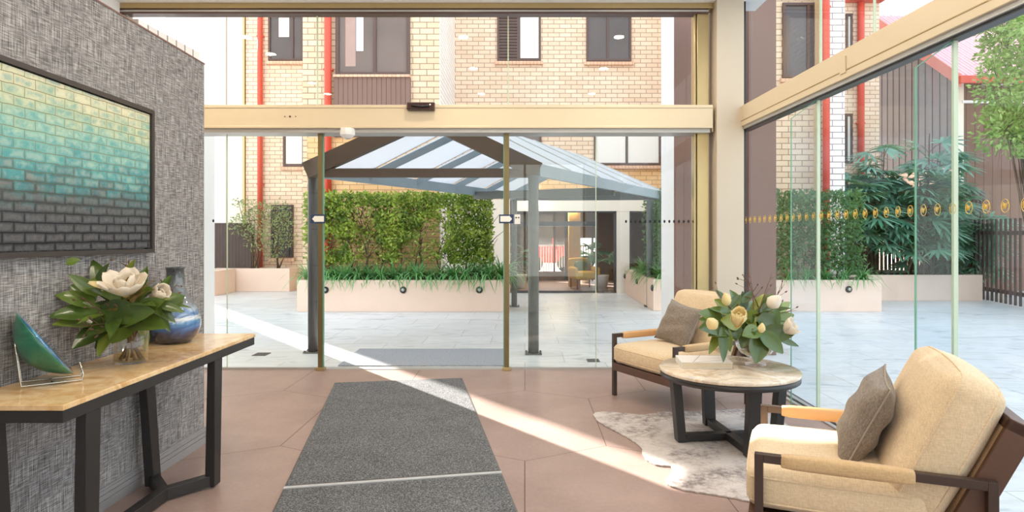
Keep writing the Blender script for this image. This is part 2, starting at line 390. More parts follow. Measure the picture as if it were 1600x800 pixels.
def bluevase():
    t = NT('blue_swirl_glass'); p, sep = t.pos(obj=True); n = t.noise(t.pos('xyz', (4, 4, 14), True)[0], 1, 5, .6, 1.0)
    g = t.math('ADD', t.math('MULTIPLY', sep.outputs[2], 1/.45), t.math('MULTIPLY', t.math('SUBTRACT', n, .5), .45))
    col = t.ramp(g, [(.0, (.012,.014,.03)), (.12, (.02,.035,.10)), (.2, (.03,.12,.35)), (.28, (.09,.25,.45)), (.34, (.62,.66,.66)), (.39, (.04,.14,.34)), (.46, (.35,.42,.50)), (.55, (.26,.29,.32)), (.8, (.16,.18,.19)), (.95, (.05,.06,.065))])
    al = t.ramp(g, [(.0, (1,1,1)), (.45, (1,1,1)), (.55, (.55,.55,.55)), (.8, (.6,.6,.6)), (.92, (.9,.9,.9))])
    t.bsdf(col, .06, 0, .8, None, Alpha=al, Coat_Weight=.8, Coat_Roughness=.03); return t.m
M['bluevase'] = bluevase()
def plateglass():
    t = NT('green_blue_glass_plate'); g = t.n('NewGeometry'); p, _ = t.pos(obj=True); n = t.noise(p, 9, 4, .6, 1)
    ins = t.ramp(n, [(.35, (.01,.03,.06)), (.5, (.02,.16,.36)), (.62, (.12,.42,.55)), (.75, (.5,.6,.6))]); outs = t.ramp(n, [(.3, (.008,.05,.03)), (.6, (.01,.20,.10)), (.8, (.10,.30,.14))])
    t.bsdf(ins, .08, 0, .7, None, Coat_Weight=.7); m1 = t.m
    t2 = NT('green_glass_underside'); p2, _ = t2.pos(obj=True); n2 = t2.noise(p2, 7, 4, .6, 1)
    t2.bsdf(t2.ramp(n2, [(.3, (.02,.05,.035)), (.55, (.012,.16,.085)), (.75, (.10,.25,.13))]), .3, 0, .6, None, Coat_Weight=.3)
    return m1, t2.m
M['plate_in'], M['plate_out'] = plateglass()
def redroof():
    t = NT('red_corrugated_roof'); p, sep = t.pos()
    w = t.math('SINE', t.math('MULTIPLY', sep.outputs[0], 28.0))  # bands put the light and dark of the corrugations into the colour
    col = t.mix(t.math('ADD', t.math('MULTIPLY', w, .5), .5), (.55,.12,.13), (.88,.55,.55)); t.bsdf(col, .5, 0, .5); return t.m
M['redroof'] = redroof()
def emis(name, c, s):
    t = NT(name); e = t.n('Emission'); t.set(e, 'Color', c); t.set(e, 'Strength', s); return t.fin(e.outputs[0])
M['lamp'] = emis('downlight_lens', (1,.86,.62), 40)
M['goldink'] = plain('gold_vinyl', (.80,.52,.10), .4, .2)
M['darkink'] = plain('black_vinyl', (.01,.012,.02), .5)
M['whiteink'] = plain('white_vinyl', (.85,.83,.76), .5)
M['navy'] = plain('navy_vinyl', (.015,.04,.11), .5)

# ================================================================== THE ROOM
YF = 6.81
def gx(Y, off=0): return 2.436-.02*Y+off        # the right-hand glass wall runs almost straight back
# floor: grout bed + hexagonal tiles in one mesh
fb = MB().box(-6, 2.42, -3.2, 6.93, -.10, -.004)
struct('floor', fb, M['grout'])
ft = MB(); w = .555; Lh = .62; tip = .29; g = .0022
row = 0; y = -4.2
while y < 8:
    off = w if row % 2 else 0
    for i in range(-7, 4):
        cx = i*2*w+off+w*0
        pts = [(cx-w+g, y-Lh+.001), (cx, y-Lh-tip+g), (cx+w-g, y-Lh+.001), (cx+w-g, y+Lh-.001), (cx, y+Lh+tip-g), (cx-w+g, y+Lh-.001)]
        # clip to the room rectangle
        def clip(P, ax, lim, sgn):
            out = []
            for k in range(len(P)):
                a, b = P[k], P[(k+1)%len(P)]; ia = (a[ax]-lim)*sgn <= 0; ib = (b[ax]-lim)*sgn <= 0
                if ia: out.append(a)
                if ia != ib:
                    tt = (lim-a[ax])/(b[ax]-a[ax]); out.append((a[0]+(b[0]-a[0])*tt, a[1]+(b[1]-a[1])*tt))
            return out
        for ax, lim, sg in ((0, 2.40, 1), (0, -5.9, -1), (1, 6.90, 1), (1, -3.1, -1)):
            if pts: pts = clip(pts, ax, lim, sg)
        if len(pts) > 2: ft.add([(p[0], p[1], 0) for p in pts], [tuple(range(len(pts)))])
    y += 2*Lh+tip; row += 1
struct('floor_tiles', ft, M['tile'])

ZC = 3.86
struct('ceiling', MB().box(-6, 2.5, -3.2, 6.95, ZC, ZC+.15), M['plaster'])
struct('wall_back', MB().box(-6, -4.6, -3.3, -3.1, 0, ZC).box(1.6, 2.5, -3.3, -3.1, 0, ZC).box(-4.6, 1.6, -3.3, -3.1, 3.3, ZC).box(-4.6, 1.6, -3.3, -3.1, 0, .25), M['plaster'])
wb = MB()
for xx in (-4.55, -3.0, -1.5, 0.0, 1.55): wb.box(xx-.03, xx+.03, -3.24, -3.18, .25, 3.3)
wb.box(-4.6, 1.6, -3.24, -3.18, 3.24, 3.3).box(-4.6, 1.6, -3.24, -3.18, .25, .31)
w6 = struct('window_6', wb, M['beige'])  # unseen rear window, put in to bring daylight into the room
MB().box(-4.6, 1.6, -3.215, -3.205, .3, 3.25).build('glass', M['glass'], w6)
# outer wall and cornice beyond the partition
struct('wall_outer', MB().box(-4.5, -4.36, -3.1, 6.9, 0, ZC), M['cream_col'])
struct('trim_cornice', MB().box(-4.36, -4.24, -3.1, 6.7, ZC-.12, ZC), M['plaster'])
# grey fabric partition: top edge rises a little towards the room
XL = -2.22
yt = 4.43
pw = MB().hexa([(-2.36, -3.0, 0), (XL, -3.0, 0), (XL, yt, 0), (-2.36, yt, 0)],
               [(-2.36, -3.0, 2.86), (XL, -3.0, 2.86), (XL, yt, 2.615), (-2.36, yt, 2.615)])
struct('wall_left', pw, M['fabricwall'])
tp = MB().hexa([(-2.365, -3.0, 2.86), (XL+.004, -3.0, 2.86), (XL+.004, yt+.003, 2.615), (-2.365, yt+.003, 2.615)],
               [(-2.365, -3.0, 2.869), (XL+.004, -3.0, 2.869), (XL+.004, yt+.003, 2.624), (-2.365, yt+.003, 2.624)])
struct('trim_1', tp, M['brown_col'])
# baseboard with stepped profile
bb = MB()
for x1, z0, z1 in ((XL+.022, 0, .050), (XL+.016, .050, .054), (XL+.020, .054, .078), (XL+.012, .078, .082), (XL+.016, .082, .100), (XL+.008, .100, .110)):
    bb.box(XL-.001, x1, -3.0, yt+.012, z0, z1)
M['base'] = plain('grey_baseboard_paint', (.30,.29,.29), .45, var=.04)
struct('baseboard_left', bb, M['base'])
# pale brick ledge of the wall core just behind the partition
struct('wall_brick_ledge', MB().box(-2.95, -2.395, 3.96, 4.72, 0, 2.775), M['brick_white_side'])

# column in the corner
struct('column', MB().box(1.98, 2.262, 6.60, 6.95, 0, ZC), M['cream_col'], bevel=.006)
struct('trim_2', MB().box(2.262, 2.30, 6.66, 6.92, 0, ZC), M['black'])
# header beam over the entrance
hb = MB().box(-4.36, 1.943, 6.62, 6.95, 2.535, 2.775).box(-4.36, 1.943, 6.612, 6.62, 2.742, 2.775).box(-4.36, 1.943, 6.612, 6.62, 2.535, 2.56)
hd = struct('trim_header', hb, M['beige'], bevel=.004)
MB().box(-4.36, 1.93, 6.66, 6.93, 2.495, 2.535).build('track_channel', M['alu'], hd, label='grey aluminium channel under the header')
MB().box(1.943, 1.95, 6.63, 6.93, 2.50, 2.77).build('end_cap', M['beige'], hd)
sc_ = MB()
for px, r in ((445,.006),(453,.010),(462,.006),(459,.004)): sc_.lathe([(0,0),(r,0),(r,.004),(0,.004)], at(px, 182 if px != 459 else 198, 6.616), 10, axis=(0,-1,0))
sc_.build('screw', M['brown'], hd, label='small dark fixing holes on the header face')
# top rail
tr_ = MB().box(-4.36, 1.98, 6.70, 6.86, ZC-.055, ZC)
t2 = struct('trim_3', tr_, M['gold'], bevel=.003)
MB().box(-4.30, 1.93, 6.72, 6.84, ZC-.105, ZC-.055).build('glazing_channel', M['brown'], t2)
MB().box(-4.30, 1.93, 6.715, 6.72, ZC-.088, ZC-.070).build('bead', M['alu'], t2)
# glazing above the header
def pane(name, x0, x1, z0, z1, y=YF, parent=None, t=.010, kind='structure'):
    return MB().box(x0, x1, y-t/2, y+t/2, z0, z1).build(name, M['glass'], parent, kind=kind if parent is None else None)
w1 = pane('window_1', -4.28, 1.90, 2.775, ZC-.08)
for px in (496, 794): MB().box(X(px,YF)-.006, X(px,YF)+.006, YF-.012, YF+.012, 2.775, ZC-.09).build('joint', M['gedge2'], w1)
MB().box(-4.30, -4.20, YF-.05, YF+.05, 2.775, ZC-.1).build('jamb', M['alu'], w1)
MB().box(X(1087,6.8), X(1105,6.8), 6.74, 6.90, 0, ZC-.05).box(X(1083,6.8)-.0, X(1086,6.8), 6.76, 6.88, 0, ZC-.05).build('trim_4', M['gold'], kind='structure', bevel=.003)
# fixed panes either side of the opening
def dots(parent, pxs, py, Y, fwd=-.008):
    for px in pxs:
        c = at(px, py, Y); 
        MB().lathe([(0,0),(.011,0),(.011,.0015),(0,.0015)], (0,0,0), 12, axis=(0,-1,0)).xf(Matrix.Translation(c+V((0,fwd,0)))@Matrix.Diagonal((1,1,1.5,1))).build('vinyl_dot', M['darkink'], parent)
w2 = pane('window_2', -4.28, X(500,YF), .02, 2.50)
MB().box(-4.28, X(500,YF), YF-.02, YF+.02, 0, .022).build('bottom_channel', M['alu'], w2)
w3 = pane('window_3', X(797,YF), X(1084,YF), .02, 2.50)
MB().box(X(797,YF), X(1084,YF), YF-.02, YF+.02, 0, .022).build('bottom_channel', M['alu'], w3)
dots(w3, [1045.5+7.5*i for i in range(-9, 6)], 346, YF)
dots(w2, [334], 345, YF)
# sliding leaves, parked open over the fixed panes
def leaf(name, p0, p1, stile_left):
    y = 6.755
    d = pane(name, X(p0,y), X(p1,y), .03, 2.49, y)
    a, b = (X(p0,y), X(p0+7.5,y)) if stile_left else (X(p1-7.5,y), X(p1,y))
    MB().box(a, b, y-.022, y+.022, .03, 2.50).build('stile', M['stile'], d, bevel=.003, label='gold anodised edge stile')
    c, e = (b, b+.010) if not stile_left else (a-.010, a)
    MB().box(c, e, y-.012, y+.012, .03, 2.50).build('brush_seal', M['gedge'], d)
    o = X(p1 if stile_left else p0, y); MB().box(o-.004, o+.004, y-.007, y+.007, .03, 2.49).build('glass_edge', M['gedge2'], d)
    MB().box(a-.02, b+.02, y-.035, y+.035, 0, .035).build('floor_guide', M['gold'], d, bevel=.004)
    return d, (a+b)/2
d1, cx1 = leaf('door_1', 355, 505, False)
d2, cx2 = leaf('door_2', 788, 931, True)
def arrow_sign(parent, cx, sgn, zc):
    y = 6.722
    MB().box(cx-.075, cx+.075, y-.003, y, zc-.046, zc+.046).build('arrow_sign', M['navy'], parent, label='navy sticker with a white arrow')
    s = parent.children[-1]
    s = [c for c in parent.children if c.name.startswith('arrow_sign')][-1]
    ar = MB(); y2 = y-.0045
    pts = [(-.062,0),(-.030,.036),(-.030,.030),(.062,.030),(.062,-.030),(-.030,-.030),(-.030,-.036)]
    ar.slab([(cx+sgn*p[0]*-1 if False else cx+p[0]*sgn, y2, zc+p[1]) for p in pts], (0,-1,0), .001)
    ar.build('arrow', M['whiteink'], s)
arrow_sign(d1, X(497,6.72), 1, Z(342,6.72))
arrow_sign(d2, X(791,6.72), -1, Z(342,6.72))
lb = MB().box(X(804,6.745), X(813,6.745), 6.742, 6.745, Z(350,6.745), Z(335,6.745)).build('notice_sticker', M['whiteink'], d2, label='small white sticker with two dots')
MB().lathe([(0,0),(.008,0),(.008,.001),(0,.001)], at(806.5,340,6.741), 10, axis=(0,-1,0)).lathe([(0,0),(.008,0),(.008,.001),(0,.001)], at(810.5,340,6.741), 10, axis=(0,-1,0)).build('dot', M['darkink'], lb)
# threshold strip
struct('trim_threshold', MB().box(X(505,YF), X(788,YF), 6.79, 6.90, -.002, .006), M['alu'])

# motion sensor on top of the header, dome sensor below
c = at(658, 166.5, 6.60)
s = thing('motion_sensor', 'dark maroon door motion sensor box clipped on the top edge of the entrance header', 'sensor', (c.x, 6.6, 2.70))
MB().hexa([(c.x-.142,6.545,2.715),(c.x+.142,6.545,2.715),(c.x+.142,6.612,2.705),(c.x-.142,6.612,2.705)],[(c.x-.145,6.56,2.79),(c.x+.145,6.56,2.79),(c.x+.145,6.612,2.80),(c.x-.145,6.612,2.80)]).build('housing', M['maroon'], s, world=True, bevel=.012)
MB().tube([(c.x-.09,6.538,2.757),(c.x,6.535,2.742),(c.x+.09,6.538,2.752)], .009).build('lens', M['black'], s, world=True)
MB().lathe([(0,0),(.009,0),(.009,.004),(0,.004)], (c.x+.10,6.545,2.762), 10, axis=(0,-1,0)).build('indicator', M['whitep'], s, world=True)
c = at(543, 207, 6.64)
s = thing('dome_sensor', 'white faceted dome sensor hanging under the entrance header', 'sensor', (c.x, 6.64, 2.535))
MB().lathe([(.075,2.535),(.080,2.50),(.078,2.465),(.050,2.437),(.03,2.430)], (c.x,6.64,0), 8).build('housing', M['whitep'], s, world=True, bevel=.004, smooth=False)
MB().lathe([(.001,2.418),(.022,2.424),(.028,2.431)], (c.x,6.64,0), 16).build('lens', M['alu'], s, world=True)

# right glass wall ------------------------------------------------
def gpane(name, y0, y1, z0, z1, t=.010):
    return MB().hexa([(gx(y0)-t/2,y0,z0),(gx(y0)+t/2,y0,z0),(gx(y1)+t/2,y1,z0),(gx(y1)-t/2,y1,z0)],
                     [(gx(y0)-t/2,y0,z1),(gx(y0)+t/2,y0,z1),(gx(y1)+t/2,y1,z1),(gx(y1)-t/2,y1,z1)]).build(name, M['sglass'], kind='structure')
def gbar(y0, y1, o0, o1, z0, z1):
    return MB().hexa([(gx(y0)+o0,y0,z0),(gx(y0)+o1,y0,z0),(gx(y1)+o1,y1,z0),(gx(y1)+o0,y1,z0)],
                     [(gx(y0)+o0,y0,z1),(gx(y0)+o1,y0,z1),(gx(y1)+o1,y1,z1),(gx(y1)+o0,y1,z1)])
w4 = gpane('window_4', -2.9, 6.68, 2.74, ZC)
w5 = gpane('window_5', -2.9, 6.68, .03, 2.52)
h2 = gbar(-2.9, 6.66, -.075, .09, 2.548, 2.757).build('trim_right_header', M['beige'], kind='structure', bevel=.004)
gbar(-2.9, 6.66, -.079, -.075, 2.600, 2.606).build('groove', M['gold'], h2)
gbar(-2.9, 6.66, -.055, .06, 2.520, 2.548).build('glazing_channel', M['alu'], h2)
gbar(-2.9, 6.66, -.035, .035, 2.505, 2.521).build('seal', M['black'], h2)
MB().hexa([(gx(4.55)-.083,4.52,2.585),(gx(4.55)-.075,4.52,2.585),(gx(4.55)-.075,4.60,2.585),(gx(4.55)-.083,4.60,2.585)],[(gx(4.55)-.083,4.52,2.70),(gx(4.55)-.075,4.52,2.70),(gx(4.55)-.075,4.60,2.70),(gx(4.55)-.083,4.60,2.70)]).build('cover_plate', M['beige'], h2)
tk = gbar(-2.9, 6.66, -.055, -.022, 0, .012).build('trim_right_track', M['alu'], kind='structure')
gbar(-2.9, 6.66, -.022, .010, -.001, .006).build('slot', M['black'], tk)
gbar(-2.9, 6.66, .010, .045, 0, .016).build('outer_lip', M['alu'], tk)
for Yj in (5.09, 3.52, 1.95):
    MB().box(gx(Yj)-.012, gx(Yj)+.012, Yj-.010, Yj+.010, .02, 2.52).build('joint', M['gedge2'], w5, label='pale green glass joint')
    zt, xi = 2.505, gx(Yj)-.215
    t = .006
    f = MB().slab([(gx(Yj)-.012, Yj-t, .01), (xi, Yj-t, .01), (xi, Yj-t, 2.36), (gx(Yj)-.012, Yj-t, zt)], (0,1,0), 2*t).build('glass_fin', M['sglass'], w5)
    MB().box(xi-.004, xi+.002, Yj-t, Yj+t, .01, 2.36).bar((xi, Yj, 2.36), (gx(Yj)-.012, Yj, zt), .012, .005).build('polished_edge', M['gedge'], f, label='green polished glass edge')
for Yj in (4.3, 2.75):
    MB().box(gx(Yj)-.008, gx(Yj)+.008, Yj-.004, Yj+.004, 2.76, ZC).build('joint', M['gedge2'], w4)
MB().box(gx(5.05)-.008, gx(5.05)+.008, 5.04, 5.06, 2.76, ZC).build('joint', M['gedge2'], w4)
# gold oval monogram stickers in a line along the glass
def monogram():
    m = MB(); n = 28; a, b = .026, .033; t = .0018
    pts = [(0, a*math.cos(2*PI*k/n), b*math.sin(2*PI*k/n)) for k in range(n)]
    m.tube(pts, .0017, 5, closed=True)
    # slanted script W from ribbons
    W = [(-.016,.013),(-.013,.017),(-.010,.012),(-.013,-.012),(-.011,-.015),(-.001,.010),(.000,.012),(-.001,-.010),(.001,-.015),(.012,.014),(.016,.017),(.018,.013)]
    W = [(0, -(p[0]+p[1]*.18), p[1]) for p in W]
    m.tube(W, .0022, 5)
    m.tube([(0, -p[0]-.15*p[1]+.0, p[1]) for p in ((-.019,-.004),(-.021,.004),(-.016,.013))], .0013, 5)
    return m
first = None; k = 0
Ys = [1.9+.125*i for i in range(0, 39)]
for Yd in Ys:
    if first is None:
        first = monogram().build('monogram_sticker', M['goldink'], w5, label='gold oval sticker with a script letter W')
        o = first
    else:
        o = first.copy(); C.objects.link(o); o.parent = w5
    o.location = (gx(Yd)-.009, Yd, 1.584)

# ceiling downlights (their reflections show in the upper glass)
def downlight(x, y):
    t = thing('downlight', 'round recessed ceiling downlight reflected in the upper glazing', 'downlight', (x, y, ZC), 0, 'ceiling downlights')
    MB().lathe([(.060,-.001),(.085,-.001),(.088,-.008),(.062,-.012),(.060,-.001)], (0,0,0), 24).build('trim_ring', M['whitep'], t)
    MB().lathe([(.001,-.004),(.058,-.004),(.06,-.001),(.001,-.001)], (0,0,0), 20).build('lens', M['lamp'], t)
    return t
DL = [(-3.4,5.8),(-3.4,5.06),(-3.4,3.4),(-3.4,2.6),(-.75,5.8),(-.75,4.3),(-.75,2.6),(1.15,5.8),(1.15,4.3),(1.15,2.6),(-.75,.9),(1.15,.9),(-1.9,1.7)]
d0 = None
for x, y in DL:
    if d0 is None: d0 = downlight(x, y)
    else: dup(d0, (x, y, ZC))
    L = bpy.data.lights.new('downlight_lamp', 'AREA'); L.shape = 'DISK'; L.size = .12; L.energy = 15; L.color = (1,.86,.68)
    lo = bpy.data.objects.new('downlight_lamp', L); lo.location = (x, y, ZC-.02); C.objects.link(lo)

# ================================================================== INTERIOR THINGS
# painting ----------------------------------------------------------
y0, y1 = 2.30, 3.763
def pz(y, top): # slight hang tilt
    return (2.169+.020*(y1-y)) if top else (1.333+.010*(y1-y))
P = thing('framed_painting', 'large framed painting of pale to dark teal brick-like cells on the grey fabric wall', 'painting', (XL, (y0+y1)/2, 1.33))
e = .024
fr = MB()
xo = XL+.045
def q(y, z): return (y, z)
outer = [(y0, pz(y0,0)), (y1, pz(y1,0)), (y1, pz(y1,1)), (y0, pz(y0,1))]
inner = [(y0+e, pz(y0,0)+e), (y1-e, pz(y1,0)+e), (y1-e, pz(y1,1)-e), (y0+e, pz(y0,1)-e)]
for i in range(4):
    j = (i+1)%4
    a, b, c, d = outer[i], outer[j], inner[j], inner[i]
    fr.hexa([(XL,*a),(XL,*b),(XL,*c),(XL,*d)], [(xo,*a),(xo,*b),(xo,*c),(xo,*d)])
fr.build('frame', plain('black_brown_frame', (.045,.036,.033), .4), P, world=True)
g_ = .006
cv = [(y0+e+g_, pz(y0,0)+e+g_), (y1-e-g_, pz(y1,0)+e+g_), (y1-e-g_, pz(y1,1)-e-g_), (y0+e+g_, pz(y0,1)-e-g_)]
MB().hexa([(XL+.002,*p) for p in cv], [(XL+.032,*p) for p in cv]).build('canvas', M['painting'], P, world=True)

# console table -----------------------------------------------------
T = thing('console_table', 'long console table with honey marble top and black legs against the grey wall', 'table', (-1.96, 3.28, 0))
tx0, tx1, ty0, ty1, tz = XL+.008, -1.742, 2.416, 4.14, .80
MB().box(tx0, tx1, ty0, ty1, tz-.022, tz).build('marble_top', M['marble'], T, world=True, bevel=.003)
MB().box(tx0+.004, tx1-.004, ty0+.006, ty1-.006, tz-.070, tz-.0225).build('apron', M['legblack'], T, world=True, bevel=.002)
def lw(xt, yt_, xb, yb):
    return MB().hexa([(xb-.028,yb-.036,.012),(xb+.028,yb-.036,.012),(xb+.028,yb+.036,.012),(xb-.028,yb+.036,.012)],
                     [(xt-.022,yt_-.045,tz-.071),(xt+.022,yt_-.045,tz-.071),(xt+.022,yt_+.045,tz-.071),(xt-.022,yt_+.045,tz-.071)])
for (xt, yy, xb, yb) in ((-1.772,3.66,-1.785,3.66), (-2.17,3.66,-2.125,3.66), (-1.772,2.60,-1.785,2.60), (-2.17,2.60,-2.125,2.60)):
    lw(xt, yy, xb, yb).build('leg', M['legblack'], T, world=True, bevel=.003)
st = MB()
for s_, ya, yl in ((1, 3.46, 3.66), (-1, 2.80, 2.60)):
    st.bar((-1.955, ya, .042), (-1.79, yl, .042), .055, .06); st.bar((-1.955, ya, .042), (-2.12, yl, .042), .055, .06)
st.bar((-1.955, 2.78, .042), (-1.955, 3.49, .042), .06, .062)
st.build('stretcher', M['legblack'], T, world=True, bevel=.003)
gl_ = MB()
for x_, y_ in ((-1.785,3.66),(-2.125,3.66),(-1.785,2.6),(-2.125,2.6),(-1.955,3.46),(-1.955,2.8)): MB().lathe([(.010,0),(.012,.012)], (x_, y_, 0), 10).build('glide', M['black'], T, world=True)

# vases -------------------------------------------------------------
bv = MB()
r_ = [(.06,0),(.092,.008),(.118,.04),(.134,.085),(.138,.125),(.131,.170),(.112,.215),(.086,.258),(.064,.295),(.053,.330),(.049,.37),(.049,.425),(.053,.440),(.056,.445),(.048,.445),(.043,.43),(.043,.34),(.055,.29),(.10,.21),(.122,.13),(.11,.05),(.07,.02),(0.001,.016)]
o = bv.lathe(r_, (0,0,0), 56).build('blue_vase', M['bluevase'])
o.location = (-2.075, 3.80, tz+.001)
tag(o, 'teardrop glass vase with blue and white swirls and smoky neck on the marble console', 'vase')
def thinwall(prof, th):
    inn = [(max(r-th, .001), z) for r, z in reversed(prof)]
    inn[-1] = (inn[-1][0], prof[0][1]+th*1.5); return prof+inn
gv = MB().lathe([(.070,0),(.076,.004),(.077,.19),(.074,.19),(.0725,.012),(.001,.012)], (0,0,0), 40)
o = thing('glass_vase', 'clear straight glass cylinder vase with water and stems on the marble console', 'vase', (-1.975, 3.21, tz+.001))
gv.build('vase_body', M['vglass'], o)
def waterm():
    t = NT('vase_water'); tr = t.n('BsdfTransparent'); t.set(tr, 'Color', (.92,.86,.70)); gl2 = t.n('BsdfGlossy'); t.set(gl2, 'Roughness', .02)
    mx = t.n('MixShader'); t.set(mx, '0', schlick(t, .02)); t.set(mx, '1', tr.outputs[0]); t.set(mx, '2', gl2.outputs[0]); return t.fin(mx.outputs[0])
M['water'] = waterm()
MB().lathe([(.001,.013),(.071,.013),(.071,.052),(.001,.052)], (0,0,0), 32).build('water', M['water'], o)

# glass plate leaning on a wire stand --------------------------------
n = V((.66,.50,.58)).normalized(); pc = V((-2.075, 2.775, .972))
prof_in = []; prof_out = []
Rr = .168; dp = .092
for i in range(13):
    u = i/12; prof_in.append((max(Rr*u, .001), -dp*(1-u**2.2)))
for i in range(13):
    u = i/12; prof_out.append((max((Rr+.003)*u, .001), -dp*(1-u**2.2)-.009*(1-.6*u)))
prof_out.append((Rr, .0)); prof_out.append((Rr-.002, -.0005))
o = thing('glass_plate', 'round green glass dish with blue inside leaning on the wire stand', 'dish', (pc.x, pc.y, tz))
MB().lathe(prof_in, pc, 56, axis=n).build('inner_face', M['plate_in'], o, world=True)
MB().lathe(prof_out, pc, 56, axis=n).build('outer_face', M['plate_out'], o, world=True)
o = thing('plate_stand', 'nickel wire display stand holding the green glass dish on the console', 'plate stand', (-2.06, 2.76, tz))
u_ = V((n.x, n.y, 0)).normalized(); sd = V((-u_.y, u_.x, 0)); b0 = V((-2.075, 2.775, 0))
for sgn in (-1, 1):
    off = sd*sgn*.055
    pts = [b0+off-u_*.105+V((0,0,.985)), b0+off-u_*.085+V((0,0,tz+.006)), b0+off+u_*.125+V((0,0,tz+.006)), b0+off+u_*.130+V((0,0,tz+.03)), b0+off+u_*.122+V((0,0,tz+.062))]
    MB().tube(pts, .0035, 8).lathe([(.001,-.006),(.006,0),(.001,.006)], tuple(pts[-1]), 10).build('wire_arm', M['nickel'], o, world=True)
MB().tube([b0-sd*.055-u_*.105+V((0,0,.985)), b0+sd*.055-u_*.105+V((0,0,.985))], .0035, 8).build('cross_wire', M['nickel'], o, world=True)
MB().tube([b0-sd*.055+u_*.02+V((0,0,tz+.006)), b0+sd*.055+u_*.02+V((0,0,tz+.006))], .0035, 8).build('cross_wire', M['nickel'], o, world=True)

# magnolia arrangements ----------------------------------------------
def big_leaf(m, p, d, nrm, L, W, curl=.25, seg=6):
    p = V(p); d = V(d).normalized(); nrm = V(nrm); s_ = d.cross(nrm).normalized(); u = s_.cross(d).normalized()
    vs = []; fs = []
    for i in range(seg+1):
        t = i/seg; wv = W*.5*(math.sin(PI*min(1, t**.85*.97+.015))**.8); dr = -curl*L*t*t
        c = p+d*(L*t)+u*dr
        for k in (-1, -.5, 0, .5, 1): vs.append(c+s_*(wv*k)+u*(abs(k)*wv*.28-.012*0))
    for i in range(seg):
        for k in range(4): a = i*5+k; fs.append((a, a+1, a+6, a+5))
    m.add(vs, fs, True)
def petal_mesh(m, p, d, nrm, L, W, cup=.35, seg=7):
    p = V(p); d = V(d).normalized(); s_ = d.cross(V(nrm)).normalized(); u = s_.cross(d).normalized()
    vs = []; fs = []
    for i in range(seg+1):
        t = i/seg; wv = W*.5*(math.sin(PI*(t*.86+.07))**.7)*(.55+.45*min(1, t*1.6)); c = p+d*(L*t*(1-.12*t))+u*(cup*L*(t*t)-.0)
        for k in (-1,-.5,0,.5,1): vs.append(c+s_*(wv*k)+u*(k*k*wv*.45))
    for i in range(seg):
        for k in range(4): a = i*5+k; fs.append((a, a+1, a+6, a+5))
    m.add(vs, fs, True)
def rdir(rng, zmin=-1):
    while True:
        v = V((rng.uniform(-1,1), rng.uniform(-1,1), rng.uniform(zmin,1)))
        if .1 < v.length < 1: return v.normalized()
def bloom(name, parent, c, axis, L, W, n1, n2, op, mat, rng, label=None):
    c = V(c); ax = V(axis).normalized(); a = ax.orthogonal().normalized(); b = ax.cross(a)
    m = MB()
    for n_, o_, l_, r0 in ((n1, op, 1.0, 0), (n2, op*.55, .82, .5)):
        for i in range(n_):
            th = 2*PI*(i+r0)/max(n_,1)+rng.uniform(-.12,.12); rad = a*math.cos(th)+b*math.sin(th)
            d = (ax*math.cos(o_)+rad*math.sin(o_)); petal_mesh(m, c+rad*.008, d, -rad*math.cos(o_)+ax*math.sin(o_), L*l_*rng.uniform(.9,1.08), W*l_, .28)
    fl = m.build(name, mat, parent, world=True, label=label, solid=.002)
    sm_ = MB().lathe([(.018,0),(.016,.012),(.010,.034),(.001,.045)], (0,0,0), 12)
    for i in range(16):
        th = 2*PI*i/16; sm_.tube([(.014*math.cos(th),.014*math.sin(th),.004),(.026*math.cos(th),.026*math.sin(th),.022)], .002, 4)
    M_ = Matrix.Translation(c)@V((0,0,1)).rotation_difference(ax).to_matrix().to_4x4(); sm_.xf(M_)
    sm_.build('stamen', M['stamen'], fl, world=True) if n2 < 6 else None
    return fl
def bud(m, p, d, L, r):
    m.lathe([(.001,0),(r*.6,L*.12),(r,L*.38),(r*.85,L*.62),(r*.4,L*.88),(.001,L)], p, 12, axis=d)
def twig(m, p, d, L, r, rng, bend=.25, fork=2):
    p = V(p); d = V(d).normalized(); pts = [p]; cur = p
    for i in range(6):
        d = (d+V((rng.uniform(-1,1), rng.uniform(-1,1), rng.uniform(-1,1)))*bend).normalized(); cur = cur+d*L/6; pts.append(cur.copy())
    m.tube(pts, [r*(1-.12*i) for i in range(7)], 5)
    if fork > 0:
        for i in (2, 3, 4, 5):
            if rng.random() < .75: twig(m, pts[i], d+rdir(rng)*.9, L*.35, r*.6, rng, bend, fork-1)
    else: bud(m, pts[-1], d, .022, .005)

rng = random.Random(5)
A1 = thing('magnolia_bouquet', 'bouquet with an open white magnolia, dark glossy leaves and twigs in the glass cylinder', 'flowers', (-1.975, 3.21, tz+.015))
mouth = V((-1.975, 3.21, .985)); cen = V((-1.97, 3.18, 1.09))
stem = MB()
for i in range(9):
    th = 2*PI*i/9; a = V((-1.975+.05*math.cos(th), 3.21+.05*math.sin(th), tz+.018)); b = V((-1.975-.045*math.cos(th+.4), 3.21-.045*math.sin(th+.4), .99)); c = cen+V((.08*math.cos(th+2), .12*math.sin(th+2), .02))
    stem.tube([a, (a+b)/2, b, c], [.006,.006,.005,.004], 6)
stem.build('stems', M['twig'], A1, world=True)
lf = MB()
def P1(px, py, Y): return at(px, py, Y)
